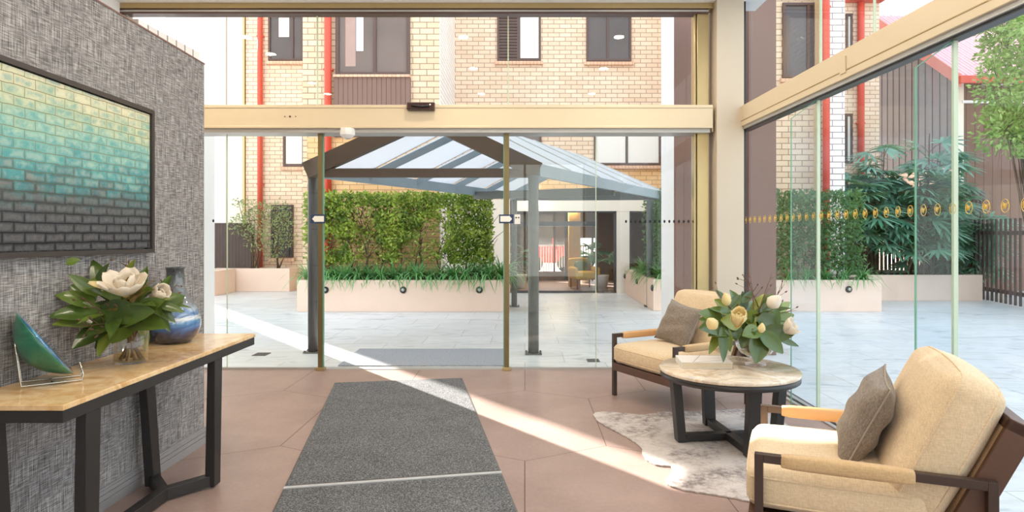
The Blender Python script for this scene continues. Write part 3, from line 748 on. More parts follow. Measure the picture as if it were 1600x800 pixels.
# main leaves: (tip pixel, base pixel, depth tip, depth base, width)
L1 = [(88,458,3.02,150,478,3.12,.11),(84,486,2.98,170,488,3.12,.12),(92,500,2.98,150,508,3.10,.10),(118,540,3.0,172,508,3.12,.12),(122,405,3.02,92,413,3.0,.05),(112,432,3.05,160,462,3.12,.07),
      (160,416,3.1,152,462,3.14,.10),(172,438,3.14,130,450,3.1,.10),(215,500,3.02,158,478,3.10,.14),(232,487,3.0,178,500,3.08,.14),(176,532,3.06,205,498,3.14,.13),(245,470,3.05,205,500,3.1,.13),
      (250,505,3.06,200,505,3.12,.14),(285,462,3.3,240,478,3.2,.11),(283,470,3.32,248,492,3.22,.09),(262,432,3.3,248,470,3.25,.08),(285,485,3.2,244,476,3.16,.06),
      (272,500,3.18,240,478,3.15,.06),(264,515,3.16,240,480,3.14,.05),(250,492,3.1,240,468,3.12,.05),(140,520,3.0,182,500,3.1,.10),(96,447,3.1,150,470,3.15,.12),(150,540,3.1,190,502,3.14,.10),
      (190,470,3.3,150,450,3.3,.12),(230,450,3.35,190,480,3.3,.12),(125,478,3.2,180,490,3.2,.12),(200,410,3.3,188,470,3.28,.10),(140,410,3.25,170,470,3.25,.10),(100,520,3.2,160,500,3.2,.10)]
for tx, ty_, tY, bx, by, bY, W_ in L1:
    p = at(bx, by, bY); q_ = at(tx, ty_, tY); p.x = max(p.x, -2.15); q_.x = max(q_.x, -2.185)
    d = q_-p; nn_ = V((rng.uniform(-.2,.5), -.6, rng.uniform(.2,.9)))
    big_leaf(lf, p, d, nn_, d.length*1.1, W_*.9, rng.uniform(.02,.2))
    lf_st = 0
for i in range(26):
    dd = rdir(rng, -.4); p = cen+V((dd.x*.07, dd.y*.14, dd.z*.06-.02)); d = dd+V((.1,-.1,.1))
    L_ = rng.uniform(.13,.19)
    if (p+d.normalized()*L_).x < -2.18: d.x = .2
    big_leaf(lf, p, d, V((0,-.3,1)), L_, L_*.42, rng.uniform(0,.3))
lf.build('leaves', M['magleaf'], A1, world=True)
tw = MB()
for (px, py, Y, qx, qy, qY) in ((215,480,3.2,150,415,3.25),(200,470,3.2,188,395,3.22),(240,480,3.2,290,425,3.4),(170,490,3.1,100,470,3.0),(180,505,3.08,120,510,2.95),(185,510,3.08,150,522,3.0)):
    p = at(px,py,Y); q_ = at(qx,qy,qY); p.x = max(p.x,-2.15); q_.x = max(q_.x, -2.17)
    twig(tw, p, q_-p, (q_-p).length*.9, .004, rng, .16, 1)
for v_i, v_ in enumerate(tw.v):
    if v_[0] < -2.20: tw.v[v_i] = (-2.20, v_[1], v_[2])
tw.build('twigs', M['twig'], A1, world=True)
bc = at(197, 462, 3.10)
bloom('blossom', A1, bc, (.10,-.35,.9), .150, .105, 6, 4, R(66), M['petal'], rng)
bloom('blossom', A1, at(238, 470, 3.22), (.7,-.3,.5), .12, .085, 4, 3, R(35), M['petal'], rng)
bt_ = MB(); petal_mesh(bt_, at(183,455,3.08), V((-.14,-.05,.03)), (0,-.4,1), .14, .06, .15)
bt_.build('fallen_petal', M['petaly'], A1, world=True, solid=.002)

# coffee table -------------------------------------------------------
tcx, tcy, tR, th_ = 1.42, 4.46, .473, .51
CT = thing('round_coffee_table', 'round coffee table with beige marble top and black crossed legs on the cowhide', 'table', (tcx, tcy, .012))
MB().lathe([(.001,th_-.020),(tR-.002,th_-.020),(tR,th_-.016),(tR,th_-.004),(tR-.004,th_),(.001,th_)], (tcx,tcy,0), 96).build('marble_top', M['marble2'], CT, world=True)
MB().lathe([(tR-.055,th_-.062),(tR-.012,th_-.062),(tR-.006,th_-.058),(tR-.006,th_-.0205),(tR-.055,th_-.0205),(tR-.055,th_-.062)], (tcx,tcy,0), 96).build('apron', M['legblack'], CT, world=True)
for k in range(4):
    a = R(186+90*k); ca, sa = math.cos(a), math.sin(a); rd = V((ca, sa, 0)); sdv = V((-sa, ca, 0)); c_ = V((tcx, tcy, 0))
    rt, rb = .385, .345
    m = MB().hexa([c_+rd*(rb-.03)-sdv*.042+V((0,0,.014)), c_+rd*(rb+.03)-sdv*.042+V((0,0,.014)), c_+rd*(rb+.03)+sdv*.042+V((0,0,.014)), c_+rd*(rb-.03)+sdv*.042+V((0,0,.014))],
                  [c_+rd*(rt-.03)-sdv*.042+V((0,0,th_-.0625)), c_+rd*(rt+.03)-sdv*.042+V((0,0,th_-.0625)), c_+rd*(rt+.03)+sdv*.042+V((0,0,th_-.0625)), c_+rd*(rt-.03)+sdv*.042+V((0,0,th_-.0625))])
    m.build('leg', M['legblack'], CT, world=True, bevel=.003)
    MB().bar(c_+rd*.02+V((0,0,.040)), c_+rd*(rb-.031)+V((0,0,.040)), .06, .050).build('base_bar', M['legblack'], CT, world=True, bevel=.003)
# book ----------------------------------------------------------------
bk = thing('art_book', 'closed pale covered hardback book lying on the round marble table', 'book', (1.275, 4.56, th_+.001), R(-4))
MB().box(-.175, .175, -.13, .13, .0, .003).box(-.175, .175, -.13, .13, .038, .042).box(-.178, -.174, -.13, .13, 0, .042).build('cover', M['bookc'], bk, bevel=.001)
MB().box(-.173, .170, -.126, .126, .003, .038).build('pages', M['paper'], bk)
MB().bar((-.10,-.129,.0422), (.0,.129,.0422), .003, .0006).bar((-.09,-.129,.0422),(.174,-.02,.0422), .003, .0006).build('cover_lines', M['bronze'], bk, label='thin dark lines across the cover')
# glass footed bowl ----------------------------------------------------
vx, vy = 1.648, 4.57
gb = thing('footed_glass_bowl', 'clear footed glass bowl vase standing on the round marble table', 'vase', (vx, vy, th_+.001))
pr = [(.001,0),(.072,0),(.075,.004),(.070,.010),(.030,.018),(.014,.026),(.012,.040),(.020,.048),(.060,.060),(.105,.085),(.132,.125),(.145,.18)]
pr2 = pr+[(.142,.18),(.128,.127),(.102,.090),(.058,.066),(.001,.056)]
MB().lathe(pr2, (0,0,0), 48).build('bowl', M['vglass'], gb)
MB().lathe([(.001,.068),(.056,.068),(.099,.092),(.112,.104),(.001,.104)], (0,0,0), 36).build('water', M['water'], gb)
rng = random.Random(11)
A2 = thing('magnolia_bouquet', 'bouquet of cream magnolia buds, broad leaves and bare twigs in the footed bowl', 'flowers', (vx, vy, th_+.075))
stem = MB()
for i in range(9):
    th = 2*PI*i/9; a = V((vx+.05*math.cos(th), vy+.05*math.sin(th), th_+.085)); b = V((vx+.07*math.cos(th+.8), vy+.07*math.sin(th+.8), th_+.19)); stem.tube([a, b, b+V((.03*math.cos(th),.03*math.sin(th),.10))], .006, 6)
stem.build('stems', M['twig'], A2, world=True)
lf = MB()
# (tip px,py,Y ; base px,py,Y ; width)
L2 = [(1100,488,4.35,1128,500,4.45,.12),(1098,512,4.3,1130,512,4.4,.13),(1110,548,4.3,1128,515,4.4,.07),(1130,561,4.25,1128,515,4.35,.08),(1140,545,4.3,1134,512,4.38,.07),(1112,520,4.3,1135,520,4.4,.10),
      (1181,564,4.3,1186,525,4.36,.14),(1165,500,4.5,1186,492,4.45,.10),(1238,520,4.35,1190,522,4.36,.13),(1222,548,4.28,1190,520,4.34,.12),(1163,523,4.3,1186,516,4.36,.11),(1212,480,4.5,1192,520,4.42,.15),
      (1192,484,4.5,1180,520,4.42,.13),(1245,540,4.45,1215,528,4.42,.05),(1240,492,4.55,1200,505,4.5,.10),(1112,482,4.4,1140,488,4.45,.06),(1155,463,4.5,1140,482,4.48,.08),(1175,455,4.6,1162,472,4.52,.06),
      (1118,455,4.5,1138,475,4.5,.06),(1150,530,4.35,1140,505,4.4,.13),(1160,540,4.35,1170,515,4.4,.10),(1225,510,4.6,1195,500,4.55,.14),(1205,470,4.65,1185,495,4.6,.12),(1120,470,4.6,1150,490,4.6,.12),
      (1095,500,4.55,1130,505,4.55,.10),(1145,500,4.55,1175,505,4.55,.14),(1235,470,4.7,1205,495,4.6,.08),(1200,540,4.5,1180,515,4.45,.12),(1213,505,4.4,1185,500,4.4,.13),(1132,500,4.35,1155,505,4.4,.12)]
for tx, ty_, tY, bx, by, bY, W_ in L2:
    p = at(bx, by, bY); q_ = at(tx, ty_, tY); d = q_-p
    big_leaf(lf, p-d*.1, d, V((rng.uniform(-.4,.4), -.8, rng.uniform(.1,.8))), d.length*1.2, W_*1.0, rng.uniform(-.05,.15))
for i in range(34):
    dd = rdir(rng, -.3); c0 = V((vx-.06, vy+.02, .83)); p = c0+V((dd.x*.13, dd.y*.10, dd.z*.06))
    L_ = rng.uniform(.13,.20); big_leaf(lf, p, dd+V((0,0,.1)), V((0,-.3,1)), L_, L_*.45, rng.uniform(0,.35))
lf.build('leaves', M['magleaf'], A2, world=True)
tw = MB()
for (px, py, Y, qx, qy, qY) in ((1178,490,4.5,1180,420,4.55),(1185,490,4.5,1208,428,4.55),(1190,490,4.5,1228,445,4.5),(1190,500,4.5,1242,485,4.5),(1150,490,4.5,1113,462,4.4),(1185,480,4.55,1170,432,4.6)):
    p = at(px,py,Y); q_ = at(qx,qy,qY); twig(tw, p, q_-p, (q_-p).length, .0045, rng, .10, 1)
tw.build('twigs', M['twig'], A2, world=True)
bloom('blossom', A2, at(1152,510,4.28), (-.10,-.55,.75), .155, .105, 5, 4, R(34), M['petaly'], rng)
bloom('blossom', A2, at(1222,520,4.38), (.55,-.4,.5), .125, .085, 5, 3, R(45), M['petal'], rng)
for px, py, Y, d, L_, r in ((1118,512,4.28,(-.35,-.3,.35),.11,.042),(1137,478,4.42,(-.25,-.2,.9),.10,.034),(1189,520,4.26,(0,-.3,.8),.075,.026),(1200,480,4.45,(.4,-.3,.5),.12,.05)):
    m = MB(); bud(m, at(px,py,Y), V(d), L_, r); m.build('bud', M['petaly'] if px != 1200 else M['petal'], A2, world=True)

# cowhide rug ----------------------------------------------------------
out = [(928,648),(945,645),(975,647),(1005,650),(1035,645),(1060,643),(1090,645),(1120,642),(1150,641),(1182,643),(1210,652),(1232,668),(1222,682),(1245,702),(1290,716),(1320,740),(1290,752),(1262,765),(1240,790),(1205,792),(1148,781),(1110,774),(1072,768),(1046,760),(1041,750),(1051,740),(1046,730),(1024,728),(1008,718),(1000,700),(982,686),(955,672),(935,660)]
pts = [gd(*p) for p in out]
# smooth closed outline with a slightly shaggy rim
sm_pts = []
n_ = len(pts)
rng = random.Random(2)
for i in range(n_):
    p0, p1, p2, p3 = pts[i-1], pts[i], pts[(i+1)%n_], pts[(i+2)%n_]
    for k in range(8):
        t = k/8; c_ = .5*((2*p1)+(p2-p0)*t+(2*p0-5*p1+4*p2-p3)*t*t+(3*p1-p0-3*p2+p3)*t**3)
        sm_pts.append((c_.x+rng.uniform(-.006,.006), c_.y+rng.uniform(-.006,.006)))
o = MB().prism(sm_pts, .002, .010).build('cowhide_rug', M['cow'])
tag(o, 'pale cowhide rug with grey-brown patches spread under the round table', 'rug')

# door mats -------------------------------------------------------------
def matq(pp, inset=0):
    g4 = [gd(*p) if isinstance(p, tuple) else p for p in pp]; c_ = sum(g4, V((0,0,0)))/4
    return [(p.x+(c_.x-p.x)*inset/((c_-p).length), p.y+(c_.y-p.y)*inset/((c_-p).length)) for p in g4]
ma = [(523,599),(722,591.5),(783,738.5),(444,763)]
G4 = [gd(*p) for p in ma]; dL = (G4[3]-G4[0]).normalized(); dR = (G4[2]-G4[1]).normalized()
def mat_thing(quad, label):
    o = thing('door_mat', label, 'mat', tuple(sum((V((p[0],p[1],0)) for p in matq(quad)), V((0,0,0)))/4), group=None)
    MB().prism(matq(quad, .022), .003, .011).build('carpet', M['mat'], o, world=True)
    a, b = matq(quad), matq(quad, .022); m = MB()
    for i in range(4):
        j = (i+1)%4; m.hexa([(*a[i],.0005),(*a[j],.0005),(*b[j],.0005),(*b[i],.0005)], [(*a[i],.006),(*a[j],.006),(*b[j],.010),(*b[i],.010)])
    m.build('rubber_border', M['rubber'], o, world=True)
mat_thing([G4[0],G4[1],G4[2],G4[3]], 'charcoal carpet mat with a sunlit streak lying nearest the open doors')
g1 = [G4[3]+dL*.030, G4[2]+dR*.030, G4[2]+dR*2.0, G4[3]+dL*2.0]
mat_thing(g1, 'charcoal carpet mat continuing beyond the pale metal seam, farther from the doors')
s1 = MB().prism([(p.x, p.y) for p in (G4[3]+dL*.003, G4[2]+dR*.003, G4[2]+dR*.012, G4[3]+dL*.012)], .0005, .012).prism([(p.x, p.y) for p in (G4[3]+dL*.018, G4[2]+dR*.018, G4[2]+dR*.027, G4[3]+dL*.027)], .0005, .012)
struct('trim_mat_seam', s1, plain('satin_aluminium', (.62,.62,.62), .45, .1))

# armchairs ---------------------------------------------------------------
def rbox(m, c, size, r, puff, N=10, rot=None, pw=(1,1,1)):
    sx, sy, sz = (v/2 for v in size); c = V(c); rot = rot or Matrix.Identity(3)
    def mp(u, v, w):
        p = V((u*sx, v*sy, w*sz)); q_ = V((max(-sx+r, min(sx-r, p.x)), max(-sy+r, min(sy-r, p.y)), max(-sz+r, min(sz-r, p.z))))
        d = p-q_
        if d.length > 1e-9: p = q_+d.normalized()*r
        p.z += puff*pw[2]*w*(1-u*u)*(1-v*v)*(1 if abs(w) > .0 else 0); p.x += puff*pw[0]*.5*u*(1-v*v)*(1-w*w); p.y += puff*pw[1]*.5*v*(1-u*u)*(1-w*w)
        return c+rot@p
    ts = [-1+2*i/N for i in range(N+1)]; ts = [math.copysign(1-(1-abs(t))**1.5, t) for t in ts]
    for ax in range(3):
        for sg in (-1, 1):
            vs = []; fs = []
            for a in ts:
                for b in ts:
                    t = [0,0,0]; t[ax] = sg; t[(ax+1)%3] = a; t[(ax+2)%3] = b; vs.append(mp(*t))
            for i in range(N):
                for j in range(N):
                    k = i*(N+1)+j; f = (k, k+N+1, k+N+2, k+1); fs.append(f if sg > 0 else f[::-1])
            m.add(vs, fs, True)
    return mp
def edge_loop(mp, w, sz=.97, n=12):
    pts = []
    e_ = [( -sz+2*sz*i/n, -1) for i in range(n)]+[(1, -sz+2*sz*i/n) for i in range(n)]+[(sz-2*sz*i/n, 1) for i in range(n)]+[(-1, sz-2*sz*i/n) for i in range(n)]
    return [mp(u, v, w) for u, v in e_]
def armchair(label, loc, rz):
    t = thing('armchair', label, 'armchair', loc, rz)
    bz = M['bronze']; fw = .034
    for s_ in (-1, 1):
        x = .395*s_
        m = MB().box(x-fw/2, x+fw/2, -.42, -.42+fw, 0, .55).box(x-fw/2, x+fw/2, .41-fw, .41, 0, .55).box(x-fw/2, x+fw/2, -.42+fw, .41-fw, .55-fw, .55)
        m.build('arm_frame', bz, t, bevel=.002)
        c = MB(); rbox(c, (x, -.085, .55-fw/2-.004), (fw+.018, .47, fw+.022), .014, .003, 6)
        c.build('arm_sleeve', M['canvas_sunlit'] if s_ < 0 else M['canvas'], t, merge=True)  # one sleeve of the same canvas, coloured orange as if sunlit
    # seat frame
    m = MB().box(-.378, .378, -.445, -.40, .235, .300).box(-.378, -.343, -.40, .36, .235, .295).box(.343, .378, -.40, .36, .235, .295).box(-.343, .343, .32, .36, .235, .295).box(-.343, .343, -.40, .32, .262, .280)
    m.build('seat_frame', M['wood'], t, bevel=.003)
    # reclined back frame
    pb, pt = V((0, .205, .235)), V((0, .455, .775)); d = (pt-pb).normalized(); nb = V((0, d.z, -d.y))
    m = MB()
    for s_ in (-1, 1):
        x = .358*s_; m.bar(V((x,0,0))+pb+nb*.045, V((x,0,0))+pt+nb*.045, .030, .090, up=nb)
    m.bar(V((-.373,0,0))+pt+nb*.045-d*.02, V((.373,0,0))+pt+nb*.045-d*.02, .045, .090, up=nb)
    m.bar(V((-.34,0,0))+pb+nb*.045+d*.10, V((.34,0,0))+pb+nb*.045+d*.10, .05, .03, up=nb)
    m.build('back_frame', M['wood'], t, bevel=.003)
    MB().bar(V((0,0,0))+pb+d*.04+nb*.012, pt-d*.03+nb*.012, .68, .018, up=nb).build('back_canvas', M['canvas'], t)
    # cushions
    m = MB(); mp = rbox(m, (0, -.120, .388), (.735, .665, .165), .048, .028, 14)
    sc_ = m.build('seat_cushion', M['linen'], t, merge=True)
    MB().tube(edge_loop(mp, .62), .0045, 6, closed=True).tube(edge_loop(mp, -.62), .0045, 6, closed=True).build('piping', M['linen'], sc_)
    rot = Matrix(((1,0,0),(0,nb.y,d.y),(0,nb.z,d.z)))
    cc = pb+d*.385-nb*.118
    m = MB(); mp = rbox(m, cc, (.715, .215, .56), .055, .030, 14, rot, (1,2.0,1))
    bc_ = m.build('back_cushion', M['linen'], t, merge=True)
    # piping around front and rear face of the back cushion
    def loop(v, n=12, sz=.97):
        e_ = [(-sz+2*sz*i/n, -1) for i in range(n)]+[(1, -sz+2*sz*i/n) for i in range(n)]+[(sz-2*sz*i/n, 1) for i in range(n)]+[(-1, sz-2*sz*i/n) for i in range(n)]
        return [mp(u, v, w_) for u, w_ in e_]
    MB().tube(loop(-.62), .0045, 6, closed=True).tube(loop(.62), .0045, 6, closed=True).build('piping', M['linen'], bc_)
    return t
ch1 = armchair('cream linen armchair beside the round table, facing the entrance doors', (1.346, 5.574, 0), R(-61))
ch2 = armchair('cream linen armchair in front of the round table, timber back near the side glazing', (1.48, 2.835, 0), R(-112))
def pillow(label, loc, eul, w=.45, h=.43, t_=.075, seed=1):
    rg = random.Random(seed); N = 18; vs = []; fs = []
    for sgn in (-1, 1):
        b0_ = len(vs)
        for i in range(N+1):
            for j in range(N+1):
                u = -1+2*i/N; v = -1+2*j/N
                x = u*w/2*(1-.10*(1-v*v)); z = v*h/2*(1-.10*(1-u*u))
                tt = t_*((1-u**4)*(1-v**4))**.55*(1-.15*abs(u*v))
                tt *= 1+.10*math.sin(u*7+v*4+seed)*(abs(u)**2)+.08*math.sin(v*9-u*3)
                vs.append((x, sgn*tt, z))
        for i in range(N):
            for j in range(N):
                k = b0_+i*(N+1)+j; f = (k, k+1, k+N+2, k+N+1); fs.append(f if sgn > 0 else f[::-1])
    o = thing('throw_pillow', label, 'pillow', loc); o.rotation_euler = eul
    m = MB(); m.add(vs, fs, True); m.build('cover', M['taupe'], o, merge=True)
    pts = []
    for k in range(80):
        s_ = k/20; e_ = int(s_); f = (s_-e_)*2-1
        u, v = [(f,-1),(1,f),(-f,1),(-1,-f)][e_]
        pts.append((u*w/2*(1-.10*(1-v*v)), 0, v*h/2*(1-.10*(1-u*u))))
    MB().tube(pts, .004, 6, closed=True).build('seam', plain('taupe_seam', (.34,.28,.22), .9), o)
    return o
def place_pillow(label, chair, local, tilt, yaw, roll, seed, **k):
    Mx = wmat(chair)@Matrix.Translation(V(local))@Matrix.Rotation(yaw, 4, 'Z')@Matrix.Rotation(tilt, 4, 'X')@Matrix.Rotation(roll, 4, 'Y')
    return pillow(label, Mx.translation, Mx.to_euler(), seed=seed, **k)
place_pillow('square taupe linen pillow leaning on the armchair beside the entrance doors', ch1, (.0, -.010, .655), R(-25), R(0), R(8), 3, w=.43, h=.38)
place_pillow('square taupe linen pillow leaning on the armchair in front of the round table', ch2, (.0, .025, .642), R(-25), R(-3), R(4), 7, w=.43, h=.41)

# ================================================================== COURTYARD
pv = MB().box(-14, 2.43, 6.94, 26, -.12, -.003).box(2.43, 17, -3, 26, -.12, -.003)
struct('courtyard_paving', pv, M['paving'])
o = MB().prism([(X(528,6.97), 6.97), (-.22, 6.97), (-.22, 7.97), (X(562,7.97), 7.97)], -.002, .010).build('outdoor_mat', M['outmat'])
tag(o, 'flat grey outdoor mat on the pale paving just outside the open doors', 'mat')
def drain(x0, x1, y0_, y1_, label):
    t = thing('floor_drain', label, 'drain cover', ((x0+x1)/2, (y0_+y1_)/2, 0))
    MB().box(x0, x1, y0_, y1_, -.002, .004).build('frame', M['greysteel'], t, world=True)
    m = MB(); n = 7
    for i in range(n): xx = x0+.015+(x1-x0-.03)*i/(n-1); m.box(xx-.005, xx+.005, y0_+.012, y1_-.012, .004, .007)
    m.build('grate', M['char'], t, world=True)
drain(X(398,7.65), X(419,7.65), 7.56, 7.74, 'small square floor drain in the paving beside the dark canopy post, toward the partition')
drain(X(917,7.3), X(936,7.3), 7.2, 7.36, 'small floor drain in the paving near the armchair, behind the fixed glass pane')
# columns outside the glazing
struct('column', MB().box(-4.195, -3.94, 7.6, 8.13, 0, 5.2), M['white_col'])
struct('column', MB().box(1.77, 2.0, 7.6, 8.30, 0, 5.2), M['white_col'])
struct('column', MB().box(1.772, 2.0, 7.592, 7.6, 0, 5.2), M['brown_col'])
struct('column', MB().box(2.66, 2.985, 7.6, 8.2, 0, 5.2), M['brown_col'])

# planters ---------------------------------------------------------------
def planter(label, x0, x1, y0_, y1_, z, soil=True, group=None):
    t = thing('garden_planter', label, 'planter', ((x0+x1)/2, y0_, 0)); w_ = .12
    m = MB().box(x0, x1, y0_, y0_+w_, 0, z).box(x0, x1, y1_-w_, y1_, 0, z).box(x0, x0+w_, y0_+w_, y1_-w_, 0, z).box(x1-w_, x1, y0_+w_, y1_-w_, 0, z)
    m.build('rendered_wall', M['planter'], t, world=True)
    MB().box(x0+w_, x1-w_, y0_+w_, y1_-w_, z-.15, z-.06).build('soil', M['soil'], t, world=True); return t
zp = .58
planter('long low peach rendered planter in front of the tall green hedge', -4.2, -.30, 11.8, 12.72, zp)
planter('low peach planter beneath the dark slatted fence by the cream gate', -8.2, -5.83, 15.85, 16.45, .57)
planter('short peach planter end beside the bright column', -8.2, -7.15, 14.75, 15.80, .57)
planter('low peach planter running back along the lobby side with wall lights', 2.40, 3.30, 11.95, 15.38, zp)
planter('low pale planter under the clipped hedge seen through the side glazing', 2.42, 6.58, 11.15, 11.93, zp) if False else planter('low pale planter under the clipped hedge seen through the side glazing', 3.32, 6.58, 11.8, 12.75, zp)
planter('low pink planter under the big palms', 6.62, 9.80, 13.7, 15.5, .55)
def ball_light(p, d, label):
    d = V(d); t = thing('wall_light', label, 'wall light', p); p = V(p)
    MB().lathe([(.062,0),(.064,.008),(.058,.02),(.040,.035),(.02,.04)], p, 20, axis=d).build('housing', M['black'], t, world=True)
    MB().lathe([(.030,.036),(.026,.046),(.012,.054),(.001,.056)], p+V((0,0,.004)), 16, axis=d).build('lens', M['alu'], t, world=True)
for px, la in ((508.5,'round black wall light on the long peach planter, beside the dark canopy post'),(630,'round black wall light midway along the long peach planter face'),(749,'round black wall light on the long peach planter face, nearest its lobby end')):
    p = at(px, 453, 11.8); ball_light((p.x, 11.799, p.z), (0,-1,0), la)
p = at(1326, 452, 11.8); ball_light((p.x, 11.799, p.z), (0,-1,0), 'round black wall light on the pale planter seen through the side glazing')
for px, la in ((977,'farthest of the black wall lights on the side planter by the lobby'),(996,'middle one of the black wall lights on the side planter by the lobby'),(1020,'black wall light on the side planter just behind the thin canopy post')):
    Yq = 2.399/((px-820)/1000); ball_light((2.399, Yq, .42), (-1,0,0), la)

# foliage helpers ----------------------------------------------------------
def small_leaf(m, p, d, nrm, L, W):
    s_ = d.cross(nrm)
    if s_.length < 1e-4: s_ = d.orthogonal()
    s_.normalize(); u = s_.cross(d)
    m.add([p, p+d*L*.45+s_*W*.5+u*W*.15, p+d*L, p+d*L*.45-s_*W*.5+u*W*.15], [(0,1,2),(0,2,3)])
def hedge_leaves(x0, x1, y0_, y1_, z0, z1, n, rng, L=.065, gap=.45, top=.04, thin=None):
    m = MB(); k = 0
    from mathutils import noise as mn
    while k < n:
        x = rng.uniform(x0, x1); z = rng.uniform(z0, z1)
        y = y0_+(y1_-y0_)*rng.random()**1.6
        r = mn.noise(V((x*1.7, y*.8, z*1.7)))+.5*mn.noise(V((x*5, y*3, z*5)))
        ge = gap if thin is None else gap+thin(x, z)
        if r < -1+ge*1.6 and rng.random() < .9: continue
        d = (rdir(rng)+V((0,-.5,.3))).normalized(); nn_ = (rdir(rng)+V((0,-1.0,.5))).normalized()
        zz = z+mn.noise(V((x*4, y*4, 3)))*top if z > z1-.15 else z
        small_leaf(m, V((x, y, zz)), d, nn_, L*rng.uniform(.6,1.3), L*rng.uniform(.4,.65)); k += 1
    return m
def hedge_stems(x0, x1, yc, z0, z1, n, rng):
    m = MB()
    for i in range(n):
        x = x0+(x1-x0)*(i+.5)/n+rng.uniform(-.1,.1); p = V((x, yc, z0)); pts = [p]
        for k in range(6):
            p = p+V((rng.uniform(-.10,.10), rng.uniform(-.04,.04), (z1-z0)*.15)); pts.append(p)
        m.tube(pts, [.018,.016,.014,.011,.009,.007,.005], 5)
        for j in (1,2,3,4,5):
            for q_ in range(2):
                e_ = pts[j]+V((rng.uniform(-.35,.35), rng.uniform(-.1,.1), rng.uniform(.1,.4)))
                m.tube([pts[j], (pts[j]+e_)/2+V((0,0,.02)), e_], [.009,.006,.003], 4)
    return m
rng = random.Random(21)
HG = thing('clipped_hedge', 'tall clipped green hedge growing in the long peach planter before the brick wall', 'hedge', (-2.3, 12.2, .45))
hm = hedge_leaves(-4.15, -.62, 12.0, 12.42, .88, 2.20, 13500, rng, .080, .60, thin=lambda x, z: (-.75 if x > -1.45 else 0)+(-.5 if z > 1.95 else 0)+(.06 if z < 1.2 else 0))
hm.build('leaves', M['hedge'], HG, world=True)
hedge_stems(-4.1, -.7, 12.2, .45, 2.15, 13, rng).build('stems', M['bark'], HG, world=True)
HG = thing('clipped_hedge', 'dark clipped hedge filling the planter seen through the side glazing', 'hedge', (5.0, 12.2, .45))
hedge_leaves(3.35, 6.36, 11.95, 12.45, .75, 2.24, 9500, rng, .08, .40, thin=lambda x, z: -.25 if z > 1.9 else 0).build('leaves', M['hedge2'], HG, world=True)
hedge_stems(3.4, 6.3, 12.2, .45, 2.2, 11, rng).build('stems', M['bark'], HG, world=True)
HG = thing('clipped_hedge', 'dense dark hedge on the side planter in front of the lobby window', 'hedge', (2.9, 13.2, .45))
hedge_leaves(2.55, 3.2, 12.05, 13.9, .75, 2.28, 8500, rng, .075, .1).build('leaves', M['hedge2'], HG, world=True)
hedge_stems(2.7, 3.1, 13, .45, 2.2, 4, rng).build('stems', M['bark'], HG, world=True)
# strap-leaved clumps
def strap_clump(rng, n=85, L=.55):
    m = MB()
    for i in range(n):
        a = rng.uniform(0, 2*PI); lean = rng.uniform(.3, 1.5); l = L*rng.uniform(.6, 1.15); d0_ = V((math.cos(a), math.sin(a), 0)); s_ = V((-d0_.y, d0_.x, 0)); w_ = .012
        vs = []
        for k in range(6):
            t = k/5; ang = lean*t*1.5; r = l*(t*math.sin(min(ang, 1.7))*.9); z = l*t*math.cos(min(ang*.9, 1.8))*.9+.01
            p = d0_*(r+.02)+V((0,0,z)); ww = w_*(1-t**3)+.001; vs += [p-s_*ww, p+s_*ww]
        m.add(vs, [(2*k, 2*k+1, 2*k+3, 2*k+2) for k in range(5)], True)
    return m
rng = random.Random(8)
c0 = strap_clump(rng).build('strap_leaf_plant', M['strap']); cl = [c0]
tag(c0, 'arching strap-leaved plant in the long peach planter under the green hedge', 'plant', 'strap-leaved plants under the green hedge')
c0.location = (-4.05, 11.98, .50)
mesh_b = strap_clump(rng, 90, .60).build('strap_leaf_plant', M['strap']); tag(mesh_b, c0['label'], 'plant', c0['group']); mesh_b.location = (-3.72, 12.03, .50)
for i in range(2, 17):
    o = (c0 if i % 2 else mesh_b).copy(); C.objects.link(o); o.location = (-4.05+i*.226, 11.99+.06*(i % 3), .50); o.rotation_euler = (0,0,i*1.3); s_ = rng.uniform(.85,1.15)*(1.12 if i > 12 else 1); o.scale = (s_,s_,s_)
for i in range(6):
    o = (c0 if i % 2 else mesh_b).copy(); C.objects.link(o); o.location = (2.62+.03*(i%2), 12.2+i*.42, .5); o.rotation_euler = (0,0,i*2.1); o['label'] = 'strap-leaved plant on the side planter below the dense dark hedge'; o['group'] = 'strap-leaved plants on the side planter'
for i in range(9):
    o = (c0 if i % 2 else mesh_b).copy(); C.objects.link(o); o.location = (3.6+.34*i, 11.99, .5); o.rotation_euler = (0,0,i*2.3); o.scale = (.85,)*3; o['label'] = 'strap-leaved plant in the pale planter seen through the side glazing'; o['group'] = 'strap-leaved plants seen through the side glazing'

